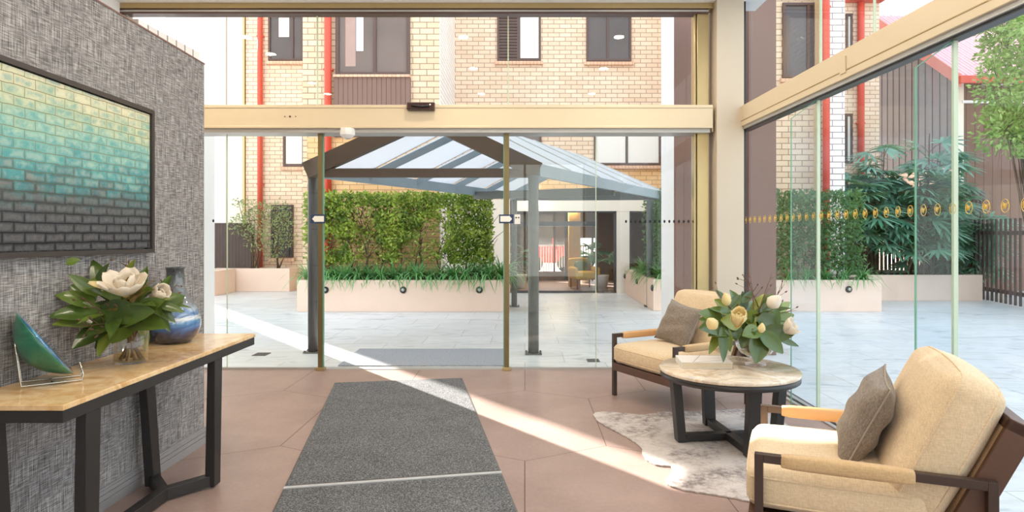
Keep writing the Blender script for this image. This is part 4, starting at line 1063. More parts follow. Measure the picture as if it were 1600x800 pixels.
# palms -------------------------------------------------------------------------
def fan(m, p, d, nrm, L, nleaf, rng):
    d = d.normalized(); s_ = d.cross(nrm).normalized(); u = s_.cross(d).normalized()
    for i in range(nleaf):
        a = R(-105+210*i/(nleaf-1)); dd = (d*math.cos(a)+s_*math.sin(a)); l = L*rng.uniform(.85,1.1)*(1-.22*abs(a)/1.9); sd_ = dd.cross(u).normalized(); W_ = .034
        vs = []
        for k, wv in enumerate((.25, 1, 1, .75, .05)):
            t = k/4; c_ = p+dd*(l*t)-V((0,0,1))*(l*.30*t*t)+u*.02*t; vs += [c_-sd_*W_*wv, c_+sd_*W_*wv]
        m.add(vs, [(2*k, 2*k+1, 2*k+3, 2*k+2) for k in range(4)], True)
def palm(x, y, z0, label, stems, rng, hmax):
    t = thing('lady_palm', label, 'palm', (x, y, z0)); sm_ = MB(); fm = MB()
    for i in range(stems):
        bx, by = x+rng.uniform(-.25,.25), y+rng.uniform(-.2,.2); h = hmax*rng.uniform(.55,1); top = V((bx+rng.uniform(-.3,.3), by+rng.uniform(-.3,.1), z0+h))
        sm_.tube([(bx,by,z0), ((bx+top.x)/2+rng.uniform(-.06,.06), (by+top.y)/2, z0+h/2), top], [.022,.019,.014], 6)
        for j in range(12):
            a = rng.uniform(0, 2*PI); f = rng.uniform(.35, 1.0); b_ = V((bx,by,z0)).lerp(top, f); el = rng.uniform(-.1, .8); dv = V((math.cos(a)*math.cos(el), math.sin(a)*math.cos(el)-.25, math.sin(el))).normalized()
            l = rng.uniform(.28,.5); e_ = b_+dv*l; sm_.tube([b_, (b_+e_)/2+V((0,0,.03)), e_], .006, 4, cap=False)
            fan(fm, e_, (dv+V((0,-.1,-.15))), V((0,-.45,1)), rng.uniform(.42,.60), rng.choice((9,10,11)), rng)
    fm.build('fronds', M['palm'], t, world=True); sm_.build('stems', M['bark'], t, world=True)
rng = random.Random(31)
for i, (x, y, hm_, la) in enumerate(((7.35,14.2,2.2,'fan-leaved palm clump closest to the clipped hedge in the pink planter'),(8.1,14.5,2.9,'fan-leaved palm clump second from the hedge in the pink planter'),(8.8,14.1,3.2,'tallest fan-leaved palm clump in the middle of the pink planter'),(9.45,14.6,3.0,'fan-leaved palm clump behind the end of the pink planter'),(10.15,14.7,2.4,'fan-leaved palm clump behind the dark slatted fence end'),(8.4,13.95,1.5,'low young fan palm at the front of the pink planter'))):
    palm(x, y, .48 if x < 9.8 else 0, la, 6 if i < 5 else 4, rng, hm_)

# shrubs at the far side & tree -----------------------------------------------------
def loose_shrub(name, label, cat, cx, cy, z0, blobs, n, mat, rng, L=.07, lw_=.5, stems=6):
    t = thing(name, label, cat, (cx, cy, z0)); m = MB(); sm_ = MB()
    for bx, by, bz, r in blobs:
        b_ = V((bx,by,bz)); sm_.tube([(cx+rng.uniform(-.1,.1), cy, z0), ((cx+bx)/2+rng.uniform(-.1,.1), (cy+by)/2, (z0+bz)/2), b_], [.02,.013,.006], 5)
        for k in range(4):
            e_ = b_+rdir(rng)*r; sm_.tube([b_, (b_+e_)/2, e_], [.008,.005,.002], 4)
            sm_.tube([(b_+e_)/2, e_+rdir(rng)*r*.4], [.005,.002], 4)
    tot = sum(r**2 for *_, r in blobs)
    for bx, by, bz, r in blobs:
        for i in range(int(n*r*r/tot)):
            dd = rdir(rng); p = V((bx,by,bz))+dd*r*(rng.random()**.4); small_leaf(m, p, (dd+rdir(rng)*.8).normalized(), rdir(rng), L*rng.uniform(.6,1.2), L*lw_)
    m.build('leaves', mat, t, world=True); sm_.build('branches', M['bark'], t, world=True); return t
rng = random.Random(77)
loose_shrub('bushy_shrub', 'loose leafy shrub straggling over the dark slatted fence by the red downpipe', 'shrub', X(398,16), 16.1, .5, [(X(398,15.9),15.9,Z(345,15.9),.32),(X(388,15.9),15.9,Z(328,15.9),.28),(X(410,15.9),15.9,Z(330,15.9),.25),(X(375,15.9),15.9,Z(352,15.9),.26),(X(402,15.9),15.9,Z(375,15.9),.3),(X(372,15.9),15.9,Z(315,15.9),.12)], 900, M['shrub'], rng)
loose_shrub('bushy_shrub', 'thin leafy shrub in front of the dark barred window by the cream gate', 'shrub', X(430,16), 16.1, .5, [(X(435,15.9),15.9,Z(330,15.9),.3),(X(428,15.9),15.9,Z(362,15.9),.34),(X(445,15.9),15.9,Z(345,15.9),.25),(X(430,15.9),15.9,Z(392,15.9),.25),(X(452,15.9),15.9,Z(375,15.9),.2)], 800, M['shrub'], rng)
rng = random.Random(3)
bl = []
for i in range(34):
    px = rng.uniform(1525, 1680); py = rng.uniform(20, 230)
    if py > 120 and px < 1545: px += 40
    Yt = rng.uniform(11.5, 13.5); bl.append((X(px,Yt), Yt, Z(py,Yt), rng.uniform(.3,.55)))
loose_shrub('garden_tree', 'light green leafy tree rising behind the dark slatted fence', 'tree', 10.4, 12.9, 0, bl, 9000, M['tree'], rng, .13, .42)

# fences ---------------------------------------------------------------------------
def fence(label, A, B, z0, z1, n, rails):
    A = V(A); B = V(B); t = thing('slat_fence', label, 'fence', tuple((A+B)/2)); d = (B-A).normalized(); nn_ = V((-d.y, d.x, 0)); m = MB()
    for i in range(n):
        p = A.lerp(B, (i+.5)/n); m.bar(V((p.x,p.y,z0)), V((p.x,p.y,z1)), .07, .022, up=nn_)
    m.build('slats', M['fence'], t, world=True)
    for zr in rails: MB().bar(V((A.x,A.y,zr))+nn_*.03, V((B.x,B.y,zr))+nn_*.03, .035, .08).build('rail', M['fence'], t, world=True)
    for p in (A, B): MB().bar(V((p.x,p.y,0 if z0 < .3 else z0-.1))+nn_*.05, V((p.x,p.y,z1-.05))+nn_*.05, .07, .07).build('post', M['fence'], t, world=True)
fence('dark timber slatted fence on top of the far peach planter', (-7.75,15.95,0), (X(393,16.1),16.1,0), .58, 1.70, 12, (.78, 1.5))
fence('dark timber slatted fence beside the palms, seen through the side glazing', (9.95,14.2,0), (9.25,10.2,0), .02, 1.74, 24, (.25, 1.45))
fence('dark timber screen standing behind the palms', (6.9,15.62,0), (11.2,15.62,0), .02, 2.5, 44, (.5, 2.2))
g_ = thing('security_gate', 'narrow cream metal barred gate beside the brick pier', 'gate', (X(466,16.6), 16.6, 0))
ga, gb_ = X(459,16.6), X(472,16.6); zb, zt = .02, Z(324,16.6)
MB().box(ga, ga+.03, 16.58, 16.62, zb, zt).box(gb_-.03, gb_, 16.58, 16.62, zb, zt).box(ga, gb_, 16.58, 16.62, zt-.04, zt).box(ga, gb_, 16.58, 16.62, zb, zb+.08).box(ga, gb_, 16.575, 16.62, 1.0, 1.15).build('gate_frame', M['gate'], g_, world=True)
m = MB()
for i in range(1, 5): xx = ga+(gb_-ga)*i/5; m.box(xx-.009, xx+.009, 16.59, 16.61, zb, zt)
m.build('bars', M['gate'], g_, world=True)
MB().box(ga+.03, ga+.08, 16.55, 16.575, 1.03, 1.12).build('lock_box', M['char'], g_, world=True)

# buildings ---------------------------------------------------------------------------
def bwin(par, px0, px1, py0, py1, Y, splits=(), pm='pane', sill=True, covers=(), fw=.05, dep=.05):
    x0, x1, z1, z0 = X(px0,Y), X(px1,Y), Z(py0,Y), Z(py1,Y)
    m = MB().box(x0, x0+fw, Y-dep, Y+.02, z0, z1).box(x1-fw, x1, Y-dep, Y+.02, z0, z1).box(x0+fw, x1-fw, Y-dep, Y+.02, z1-fw, z1).box(x0+fw, x1-fw, Y-dep, Y+.02, z0, z0+fw)
    for px in splits: xm = X(px,Y); m.box(xm-fw*.45, xm+fw*.45, Y-dep*.9, Y+.02, z0+fw, z1-fw)
    f = m.build('window', M['brown'], par, world=True)
    MB().box(x0+fw*.5, x1-fw*.5, Y-.012, Y+.01, z0+fw*.5, z1-fw*.5).build('pane', M[pm], f, world=True)
    for a, b, c, d, mt in covers: MB().box(X(a,Y), X(b,Y), Y-.018, Y-.012, Z(d,Y), Z(c,Y)).build('blind' if mt == 'blind' else 'curtain', M[mt], f, world=True)
    if sill: MB().hexa([(x0-.05,Y-.10,z0-.10),(x1+.05,Y-.10,z0-.10),(x1+.05,Y,z0-.10),(x0-.05,Y,z0-.10)], [(x0-.05,Y-.10,z0-.03),(x1+.05,Y-.10,z0-.03),(x1+.05,Y,z0),(x0-.05,Y,z0)]).build('sill', M['sillb'], f, world=True)
    return f
M['sillb'] = brick('sill_brick', 'xz', (.72,.42,.28), (.8,.52,.36), (.4,.25,.18), bw=.085, bh=.3, ms=.006)
BA = thing('apartment_building', 'cream brick apartment building with brown windows and the glazed lobby behind the canopy', 'building', (-1, 14, 0))
HT = 10.5
YL, YP, YR = 16.5, 12.8, 15.5
# tower-left recess wall
MB().box(X(384,YL), -4.3, YL, YL+.5, 0, HT).build('wall', M['brick'], BA, world=True)
# pier
xp0, xp1 = X(473,YP), X(687,YP)
MB().box(xp0, xp1, YP, YR+1.2, 0, HT).build('wall', M['brick_pier'], BA, world=True)
MB().box(xp1, xp1+.012, YP, YR, 0, HT).build('side_wall', M['brick_side_sunlit'], BA, world=True)
MB().box(X(520,YP), xp1+.001, YP-.012, YP, .6, Z(214,YP)).build('lower_facing', M['brick_orange'], BA, world=True, label='orange brick facing')  if False else None
# right facade, above the lobby
MB().box(xp1, 4.4, YR, YR+.35, Z(312,YR), HT).build('wall', M['brick'], BA, world=True)
MB().box(xp1, 3.4, 19.7, 23, 2.9, HT).box(3.4, 8.8, 17.0, 23, 2.9, HT).build('rear_wall', M['brick'], BA, world=True)  # unseen upper storeys, deepened to keep sun off the slate side wall
m = MB().box(xp1, -.36, YR, YR+.35, 0, Z(312,YR)).box(X(800,YR), 4.4, YR-.06, YR+.35, Z(330,YR), Z(311,YR))
m.build('fascia', M['cream'], BA, world=True)
MB().box(X(963,YR), X(983,YR), YR-.05, YR+.3, 0, Z(325,YR)).build('pillar', M['cream'], BA, world=True)
MB().box(X(707,YR), X(1034,YR), YR-.03, YR, Z(307,YR), Z(303,YR)).build('drip_moulding', M['white_col'], BA, world=True)
# windows
bwin(BA, 420, 475, 22, 95, YL, (458,), 'pane', covers=((436,452,28,58,'blind'),))
bwin(BA, 443, 476, 175, 260, YL, (), 'pane2', covers=((447,474,180,256,'blind'),))
bw_ = bwin(BA, 424, 459, 320, 402, YL, (), 'pane')
m = MB()
for i in range(9): xx = X(427+i*3.7,YL); m.box(xx-.012, xx+.012, YL-.09, YL-.07, Z(401,YL), Z(321,YL))
m.build('security_bars', M['char'], bw_, world=True)
f = bwin(BA, 525, 641, 12, 119, YP, (586,), 'pane2', sill=False, covers=((540,556,16,104,'curtain'),(557,568,16,80,'netcurtain')), fw=.07)
MB().box(X(523,YP), X(642,YP), YP-.12, YP, Z(122,YP), Z(118.5,YP)).build('sill', M['sillb'], f, world=True)
m = MB(); xa, xb_ = X(523,YP), X(642,YP)
for i in range(16): w_ = (xb_-xa)/16; m.box(xa+i*w_+.004, xa+(i+1)*w_-.004, YP-.07, YP-.02, Z(214,YP), Z(122,YP))
m.box(xa, xb_, YP-.055, YP, Z(214,YP), Z(122,YP)); m.build('spandrel_panel', M['brown_col'], BA, world=True)
f = bwin(BA, 777, 845, 22, 95, YR, (811,), 'pane2', covers=((813,842,26,92,'blind'),))
m = MB()
for i in range(14): zz = Z(27+i*4.7,YR); m.hexa([(X(780,YR),YR-.03,zz-.045),(X(808,YR),YR-.03,zz-.045),(X(808,YR),YR-.014,zz-.045),(X(780,YR),YR-.014,zz-.045)],[(X(780,YR),YR-.045,zz-.02),(X(808,YR),YR-.045,zz-.02),(X(808,YR),YR-.014,zz),(X(780,YR),YR-.014,zz)])
m.build('louvres', M['brown'], f, world=True, label='brown angled louvre blades')
bwin(BA, 916, 986, 22, 96, YR, (949,), 'pane')
bwin(BA, 775, 846, 165, 224, YR, (811,), 'pane2', covers=((778,843,168,208,'blind'),))
bwin(BA, 928, 1032, 165, 258, YR, (979,), 'pane2', covers=((930,977,168,256,'blind'),(981,1029,168,256,'blind')))
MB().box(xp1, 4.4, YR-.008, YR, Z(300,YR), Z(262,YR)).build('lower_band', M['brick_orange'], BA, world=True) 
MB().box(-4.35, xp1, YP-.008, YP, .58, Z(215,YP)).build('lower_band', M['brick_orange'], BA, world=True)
# downpipes
def downpipe(par, px, Y, w, z0=.5, z1=HT):
    m = MB().tube([(X(px,Y), Y-.09, z0), (X(px,Y), Y-.09, z1)], w/2, 14)
    for zz in (z0+.4, z0+2.2, z0+4.2, z0+6): m.box(X(px,Y)-w*.65, X(px,Y)+w*.65, Y-.10, Y, zz-.02, zz+.02)
    m.build('downpipe', M['red'], par, world=True, label='red painted downpipe')
downpipe(BA, 408.5, YL, .13)
downpipe(BA, 514.5, YP, .14)
# lobby opposite
lx0, lx1, LH = X(799,YR), X(963,YR), Z(329,YR)
MB().box(lx0-.3, 4.3, YR+.02, 24, .0, .012).build('lobby_floor', M['tile'], BA, world=True)
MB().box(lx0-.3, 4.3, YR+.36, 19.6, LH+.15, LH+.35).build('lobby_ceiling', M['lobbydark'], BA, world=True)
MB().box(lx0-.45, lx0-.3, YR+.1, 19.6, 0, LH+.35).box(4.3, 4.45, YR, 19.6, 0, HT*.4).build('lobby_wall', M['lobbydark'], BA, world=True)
# front glazing frames
m = MB()
for px, w_ in ((801,3),(828,2.2),(932,3.4),(961,3)): m.box(X(px-w_/2,YR), X(px+w_/2,YR), YR-.02, YR+.08, 0, LH)
m.box(lx0, lx1, YR-.02, YR+.08, LH-.05, LH).box(lx0, lx1, YR-.02, YR+.08, 0, .05).box(lx0, X(932,YR), YR-.015, YR+.07, Z(353,YR), Z(346,YR)).box(X(983,YR), X(1000,YR), YR-.02, YR+.06, LH-.05, LH).box(X(983,YR), X(985.5,YR), YR-.02, YR+.06, .5, LH)
sf = m.build('shopfront_frame', M['char'], BA, world=True)
MB().box(lx0, lx1, YR+.02, YR+.03, .05, LH-.05).build('glass', M['sglass'], sf, world=True)
MB().box(X(983,YR), 4.3, YR+.02, YR+.03, .5, LH-.05).build('glass', M['glass'], sf, world=True)
m = MB()
for i in range(36): xx = X(842,YR)+(X(928,YR)-X(842,YR))*i/36; m.box(xx, xx+.018, YR+.09, YR+.10, Z(354,YR), Z(347,YR))
m.build('pelmet_fringe', M['alu'], sf, world=True)
# inner timber doors at the back of the lobby
YB = 19.4
m = MB()
for px, w_ in ((838,4),(866,3),(885,6),(905,3),(926,3),(950,4)): m.box(X(px-w_/2,YB), X(px+w_/2,YB), YB, YB+.08, 0, LH+.15)
m.box(X(820,YB), 4.3, YB, YB+.08, Z(372,YB), LH+.15).box(X(836,YB), X(888,YB), YB, YB+.08, 0, .28)
m.build('rear_door_frame', M['wood'], BA, world=True)
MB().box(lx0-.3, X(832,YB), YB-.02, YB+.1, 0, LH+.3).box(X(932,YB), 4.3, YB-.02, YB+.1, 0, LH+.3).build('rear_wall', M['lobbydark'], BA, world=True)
MB().box(X(889,17.2), X(907,17.2), 17.2, 17.5, 0, LH+.15).build('lobby_pillar', M['orange'], BA, world=True)
for px in (872, 898):
    MB().tube([(X(px,YB)-.05, YB-.02, .95), (X(px,YB)-.05, YB-.07, .95), (X(px,YB)-.05, YB-.07, 1.35), (X(px,YB)-.05, YB-.02, 1.35)], .012, 6).build('pull_handle', M['nickel'], BA, world=True)
# stepped balustrade seen through the rear doors, red car, street
t = thing('white_balustrade', 'white barred balustrade stepping down, seen through the far lobby doors', 'railing', (.8, 20.6, 0))
m = MB()
for i in range(22):
    xx = .35+i*.085; m.box(xx-.018, xx+.018, 20.58, 20.62, .12+.24*abs(i-11)/11*-1+.24, 1.02)
m.build('balusters', M['whitep'], t, world=True); MB().box(.3, 2.2, 20.56, 20.64, 1.02, 1.07).build('handrail', M['whitep'], t, world=True)
t = thing('red_car', 'red car parked on the bright street seen through the far lobby doors', 'car', (1.0, 24, 0))
prof = [(-.9,.35),(-.95,.75),(-.75,1.0),(-.35,1.42),(.55,1.45),(.85,1.05),(1.0,.95),(1.02,.35)]
m = MB().slab([(.9+p[0], 23.4, p[1]) for p in prof], (0,1,0), 1.5); m.build('body', M['redcar'], t, world=True, bevel=.06)
MB().slab([(.9+p[0], 23.39, p[1]) for p in ((-.62,1.02),(-.30,1.36),(.10,1.38),(.10,1.02))], (0,-1,0), .01).slab([(.9+p[0], 23.39, p[1]) for p in ((.16,1.02),(.16,1.38),(.5,1.38),(.72,1.02))], (0,-1,0), .01).build('side_windows', M['pane'], t, world=True)
for xx in (.35, 1.5): MB().lathe([(.001,0),(.18,0),(.30,.02),(.31,.05),(.31,.18),(.001,.18)], (xx, 23.55, .31), 24, axis=(0,-1,0)).build('wheel', M['black'], t, world=True)
# small lobby furniture
t = thing('tub_chair', 'mustard yellow upholstered chair inside the far lobby', 'chair', (X(912,16.6), 16.6, .012), R(15))
m = MB(); rbox(m, (0,0,.34), (.62,.6,.20), .05, .02, 6); m.build('seat', M['yellow'], t, merge=True)
m = MB(); rbox(m, (-.02,.27,.52), (.62,.14,.5), .05, .02, 6); m.build('backrest', M['yellow'], t, merge=True)
for sx in (-.30, .30): m = MB(); rbox(m, (sx,.0,.42), (.1,.6,.28), .04, .01, 5); m.build('armrest', M['yellow'], t, merge=True)
for sx in (-.26, .26):
    for sy in (-.24, .26): MB().lathe([(.012,0),(.02,.25)], (sx,sy,0), 8).build('leg', M['wood'], t)
m = MB(); rbox(m, (-.06,.13,.56), (.34,.10,.26), .05, .02, 5); tag(m.build('throw_pillow', M['shrub'], None, merge=True), 'green pillow on the mustard chair in the far lobby', 'pillow').location = (X(912,16.6), 16.6, .012)
def potted(x, y, z0, label, seed, hh):
    rg = random.Random(seed); t = thing('potted_plant', label, 'potted plant', (x, y, z0))
    MB().lathe([(.13,0),(.19,.34),(.20,.36),(.17,.36),(.16,.30),(.001,.30)], (x,y,z0), 20).build('pot', M['cream'], t, world=True)
    m = MB()
    for i in range(12):
        a = rg.uniform(0,2*PI); dv = V((math.cos(a)*.5, math.sin(a)*.5, 1)).normalized(); fan(m, V((x,y,z0+.35))+dv*hh*rg.uniform(.4,1), dv+V((math.cos(a)*.8,math.sin(a)*.8,-.3)), V((0,-.4,1)), .28, 7, rg)
    m.build('fronds', M['palm'], t, world=True)
potted(X(940,16.4), 16.4, .012, 'leafy potted plant behind the lobby glass beside the cream pillar', 4, .9)
potted(X(915,18.4), 18.4, .012, 'potted plant deep in the lobby beside the ochre pillar', 6, .8)
potted(X(812,16.6), 16.6, .012, 'potted plant in the lobby behind the near round canopy post', 9, .9)
t = thing('small_spotlight', 'pair of small round ceiling lights under the lobby beam', 'light', (X(842,14.9), 14.9, 1.9))
for px in (837, 842): MB().lathe([(.001,-.03),(.03,-.028),(.035,0),(.035,.11),(.001,.11)], (X(px,15.3), 15.3, Z(317,15.3)), 12).build('lamp_head', M['lamp'], t, world=True)
L = bpy.data.lights.new('lobby_lamp', 'AREA'); L.size = .8; L.energy = 80; L.color = (1,.72,.42)
lo = bpy.data.objects.new('lobby_lamp', L); lo.location = (1.0, 17.5, LH+.1); C.objects.link(lo)

# cream tower, and a far wing added to narrow the sun gap
t = thing('rendered_tower', 'plain cream rendered building wing beside the brick recess', 'building', (-8.5, 17, 0))
MB().box(-9.52, X(383,YL)-.02, 17.0, 18.4, 0, HT).build('wall', M['cream'], t, world=True)
MB().box(X(354,17)-.008, X(354,17)+.008, 16.99, 17.0, 0, HT).build('joint_line', M['brown_col'], t, world=True)
MB().box(X(382,16.5)-.03, X(384,16.5)-.01, 16.45, 16.98, 0, HT).build('edge_trim', M['gold'], t, world=True)
t = thing('sun_gap_wing', 'plain pale wing added to bound the sun gap, seen above the grey partition', 'building', (-11, 15, 0))
MB().box(-15, -9.97, 16.8, 17.0, 0, HT).box(-9.97, -9.53, 16.8, 17.0, 7.5, HT).build('wall', M['white_col'], t, world=True)  # unseen bridge over the gap added to cap the sunbeam
MB().box(-15, -9.98, 16.78, 16.80, 3.2, 3.4).build('string_course', M['white_col'], t, world=True)

# brick block seen through the side glazing
BB = thing('brick_block', 'pale brick block with red downpipes behind the clipped hedge, seen through the side glazing', 'building', (6, 13, 0))
MB().box(3.6, X(1293,12.9), 13.25, 16.5, 0, HT).build('wall', M['brick_pier'], BB, world=True)
MB().box(X(1293,12.9), X(1320,12.9), 12.9, 16.5, 0, HT).build('pier', M['brick_white'], BB, world=True)
MB().box(X(1320,12.9)-.2, 8.92, 16.1, 16.5, 0, HT).build('side_wall', M['brick'], BB, world=True)
bwin(BB, 1222, 1274, 5, 122, 13.25, (1262,), 'pane', fw=.06)
MB().box(X(1273,13.2), X(1281,13.2), 13.15, 13.25, 0, HT).build('timber_post', M['canvas'], BB, world=True)
bwin(BB, 1321, 1331, 22, 130, 16.1, (), 'pane2', sill=True, covers=((1323,1330,26,128,'blind'),))
bwin(BB, 1320, 1331, 178, 255, 16.1, (), 'pane2', sill=False, covers=((1321,1330,182,252,'blind'),))
downpipe(BB, 1287.5, 12.95, .14, 0)
downpipe(BB, 1342.5, 16.1, .16, 0)
MB().box(X(1321,16.1), 8.95, 15.8, 16.1, Z(5,16.1), Z(-8,16.1)).build('gutter', M['red'], BB, world=True)
# red roofed house
HB = thing('gabled_house', 'house with red corrugated roof and slate grey side wall behind the palms', 'house', (12.5, 18, 0))
ex, ey, ez = 10.8, 16.0, Z(108,16.0); rz_, ry = Z(28,19.4), 19.4
m = MB().slab([(ex,ey,0),(ex,ry+4,0),(ex,ry+4,ez),(ex,ry,rz_-.15),(ex,ey,ez-.1)], (1,0,0), .15)
m.build('side_wall', M['slate'], HB, world=True)
m = MB()
for i in range(26): yy = ey+.05+i*.3; m.box(ex-.012, ex, yy, yy+.012, 3.15, min(ez+(yy-ey)*.70-.2, 7.5))
m.build('cladding_joints', M['char'], HB, world=True)
MB().box(ex-.02, ex, ey, ry+4, 0, 3.14).build('side_plinth', M['planter'], HB, world=True)
m = MB()
for i in range(24): w_ = .22; m.box(ex+i*w_+.004, ex+(i+1)*w_-.004, ey-.02, ey+.1, 0, ez)
m.box(ex, ex+24*.22, ey, ey+.12, 0, ez).build('front_wall', M['browncl'], HB, world=True)
MB().box(ex-.05, ex+.12, ey-.08, ey+.05, 0, ez).build('corner_post', M['cream'], HB, world=True)
sl = (rz_-ez)/(ry-ey); zf = ez-sl*.5
m = MB().hexa([(ex-.25,ey-.5,zf),(ex+6,ey-.5,zf),(ex+6,ry,rz_),(ex-.25,ry,rz_)], [(ex-.25,ey-.5,zf+.06),(ex+6,ey-.5,zf+.06),(ex+6,ry,rz_+.06),(ex-.25,ry,rz_+.06)])
for i in range(28):
    xx = ex-.2+i*.2245; m.hexa([(xx,ey-.5,zf+.06),(xx+.09,ey-.5,zf+.06),(xx+.09,ry,rz_+.06),(xx,ry,rz_+.06)], [(xx+.02,ey-.5,zf+.10),(xx+.07,ey-.5,zf+.10),(xx+.07,ry,rz_+.10),(xx+.02,ry,rz_+.10)])
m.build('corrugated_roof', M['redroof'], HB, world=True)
MB().hexa([(ex-.29,ey-.52,zf-.2),(ex-.24,ey-.52,zf-.2),(ex-.24,ry,rz_-.2),(ex-.29,ry,rz_-.2)], [(ex-.29,ey-.52,zf+.12),(ex-.24,ey-.52,zf+.12),(ex-.24,ry,rz_+.12),(ex-.29,ry,rz_+.12)]).build('barge_board', plain('pink_red_fascia', (.75,.25,.20), .5), HB, world=True)
MB().box(ex-.3, ex+6, ey-.6, ey-.5, zf-.12, zf+.05).build('gutter', M['red'], HB, world=True)
MB().box(X(1532,16), X(1600,16), ey-.35, ey, Z(134,16), Z(124,16)).box(X(1500,16), X(1640,16), ey-.1, ey, Z(162,16), Z(158,16)).build('sunshade_ledge', M['white_col'], HB, world=True)

# canopy ----------------------------------------------------------------------------------
CN = thing('glass_canopy', 'gabled glass walkway canopy on round steel posts between the doors and the lobby', 'canopy', (0, 10, 0))
FL, FR = V((X(483,7.7), 7.7, 0)), V((X(838,7.7), 7.7, 0))
BL, BR = V((X(803,12.6), 12.6, 0)), V((X(1032,12.2), 12.3, 0))
ze = 2.225; zr = Z(173,7.7)
RF = V(((664-820)/1000*7.7, 7.7, zr)); RB = V((X(905,12.45), 12.45, Z(246,12.45)))
eFL, eFR, eBL, eBR = [V((p.x, p.y, ze)) for p in (FL, FR, BL, BR)]
def canopy_post(p, r, base=True, name='post'):
    o = MB().tube([(p[0],p[1],.0),(p[0],p[1],2.14)], r, 24).build(name, M['greysteel'] if p[0] > -1 else M['char'], CN, world=True)
    if base: MB().box(p[0]-.10, p[0]+.10, p[1]-.08, p[1]+.08, 0, .012).lathe([(.012,.012),(.012,.03),(.001,.032)], (p[0]-.085,p[1]-.06,0), 8).lathe([(.012,.012),(.012,.03),(.001,.032)], (p[0]+.085,p[1]-.06,0), 8).lathe([(.012,.012),(.012,.03),(.001,.032)], (p[0]-.085,p[1]+.06,0), 8).lathe([(.012,.012),(.012,.03),(.001,.032)], (p[0]+.085,p[1]+.06,0), 8).build('base_plate', M['greysteel'], o, world=True)
canopy_post((X(833.5,7.68), 7.68), .064); canopy_post((X(488.5,7.76), 7.78), .062)
canopy_post((X(803.5,12.6), 12.6), .055); canopy_post((X(1015,12.6), 12.6), .06)
st_ = M['steel']
# front gable: tie beam and two raked beams
MB().bar(eFL+V((.0,0,-.055)), eFR+V((0,0,-.055)), .09, .105).build('tie_beam', st_, CN, world=True)
MB().bar(eFL+V((-.03,0,-.03)), RF+V((0,0,-.08)), .12, .20).build('gable_rafter', st_, CN, world=True)
MB().bar(eFR+V((.03,0,-.03)), RF+V((0,0,-.08)), .12, .20).build('gable_rafter', st_, CN, world=True)
# eave beams, ridge, rear frame
MB().bar(eFL+V((0,0,-.03)), eBL+V((0,0,-.05)), .06, .14).build('eave_beam', M['bluegrey'], CN, world=True)
MB().bar(eFR+V((.02,0,-.02)), eBR+V((0,0,-.05)), .06, .15).build('eave_beam', M['bluegrey'], CN, world=True)
MB().bar(RF+V((0,0,-.04)), RB+V((0,0,-.04)), .05, .08).build('ridge_beam', M['bluegrey'], CN, world=True)
MB().bar(eBL+V((0,0,-.06)), eBR+V((0,0,-.06)), .08, .16).build('rear_beam', M['greysteel'], CN, world=True)
MB().bar(eBL, RB+V((0,0,-.05)), .06, .10).build('rear_rafter', M['bluegrey'], CN, world=True)
MB().bar(eBR, RB+V((0,0,-.05)), .06, .10).build('rear_rafter', M['bluegrey'], CN, world=True)
MB().bar(eFR.lerp(eBR,.52)+V((0,0,-.12)), eFL.lerp(eBL,.72)+V((0,0,-.12)), .08, .13).build('cross_beam', M['greysteel'], CN, world=True)
for i, f in enumerate((.2, .4, .6, .8)):
    a = eFL.lerp(eBL, f); r_ = RF.lerp(RB, f); b = eFR.lerp(eBR, f)
    MB().bar(a+V((0,0,-.02)), r_+V((0,0,-.06)), .05, .09).build('rafter', M['bluegrey'], CN, world=True)
    MB().bar(b+V((0,0,-.02)), r_+V((0,0,-.06)), .05, .09).build('rafter', M['bluegrey'], CN, world=True)
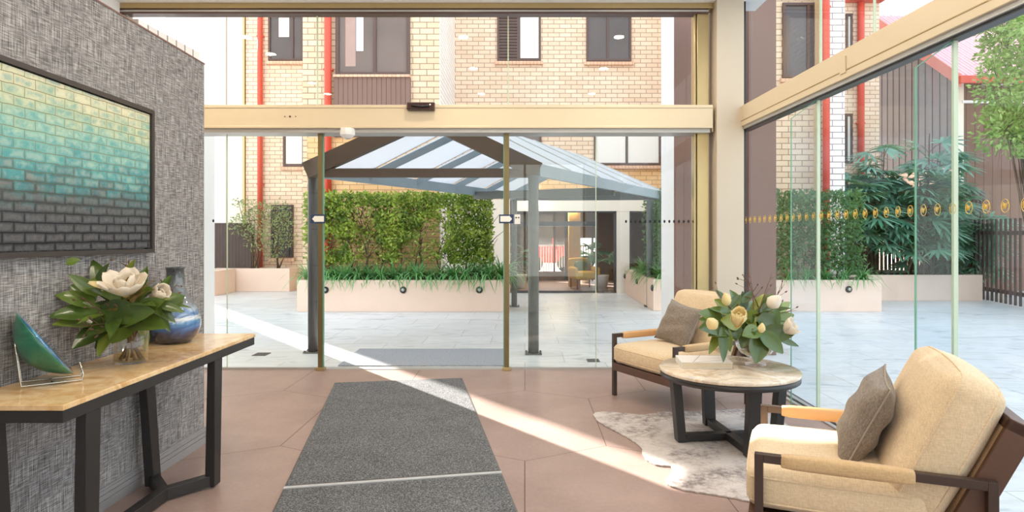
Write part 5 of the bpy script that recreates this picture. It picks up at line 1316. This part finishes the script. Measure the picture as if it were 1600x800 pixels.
for (ea, eb) in ((eFL, eBL), (eFR, eBR)):
    for i in range(5):
        a0, a1 = ea.lerp(eb, i/5+.008), ea.lerp(eb, (i+1)/5-.008); b0, b1 = RF.lerp(RB, i/5+.008), RF.lerp(RB, (i+1)/5-.008)
        up = V((0,0,.045)); th = V((0,0,.012))
        out_ = (a0-b0)*.03
        MB().hexa([a0+out_+up, a1+out_+up, b1+up, b0+up], [a0+out_+up+th, a1+out_+up+th, b1+up+th, b0+up+th]).build('roof_panel', M['roofglass'], CN, world=True)
    for i in range(6):
        f = min(i/5, 1); MB().bar(ea.lerp(eb, f)+V((0,0,.062)), RF.lerp(RB, f)+V((0,0,.062)), .035, .012).build('glazing_bar', M['alu'], CN, world=True)

# ================================================================== LIGHT AND CAMERA
w = bpy.data.worlds.new('world'); bpy.context.scene.world = w; w.use_nodes = True
nt = w.node_tree; nt.nodes.clear()
wo = nt.nodes.new('ShaderNodeOutputWorld'); bg = nt.nodes.new('ShaderNodeBackground'); tc = nt.nodes.new('ShaderNodeTexCoord'); sp = nt.nodes.new('ShaderNodeSeparateXYZ'); cr = nt.nodes.new('ShaderNodeValToRGB')
nt.links.new(tc.outputs['Generated'], sp.inputs[0]); nt.links.new(sp.outputs[2], cr.inputs[0]); nt.links.new(cr.outputs[0], bg.inputs[0]); nt.links.new(bg.outputs[0], wo.inputs[0])
cr.color_ramp.elements[0].position = 0; cr.color_ramp.elements[0].color = (1, .96, .90, 1)
cr.color_ramp.elements[1].position = .7; cr.color_ramp.elements[1].color = (.72, .85, 1, 1)
bg.inputs[1].default_value = 2.7
S = bpy.data.lights.new('sun', 'SUN'); S.energy = 30; S.angle = R(.53); S.color = (1,.95,.88)
so = bpy.data.objects.new('sun', S); C.objects.link(so)
el = R(21.3); hd_ = V((.80, -1.0, 0)).normalized(); dv = V((hd_.x*math.cos(el), hd_.y*math.cos(el), -math.sin(el)))
so.rotation_euler = dv.to_track_quat('-Z', 'Y').to_euler(); so.location = (0,0,12)

cam = bpy.data.cameras.new('camera'); co = bpy.data.objects.new('camera', cam); C.objects.link(co)
co.location = (0, 0, H); co.rotation_euler = (R(90), 0, 0)
cam.sensor_width = 36; cam.lens = 22.5; cam.shift_x = -20/1600; cam.shift_y = -36/1600; cam.clip_start = .05; cam.clip_end = 200
sc = bpy.context.scene; sc.camera = co
sc.view_settings.view_transform = 'Standard'; sc.view_settings.look = 'None'; sc.view_settings.exposure = 0; sc.view_settings.gamma = 1; sc.view_settings.use_curve_mapping = False
sc.cycles.transparent_max_bounces = 24; sc.cycles.max_bounces = 10; sc.cycles.diffuse_bounces = 5; sc.cycles.sample_clamp_indirect = 8
sc.cycles.use_denoising = True
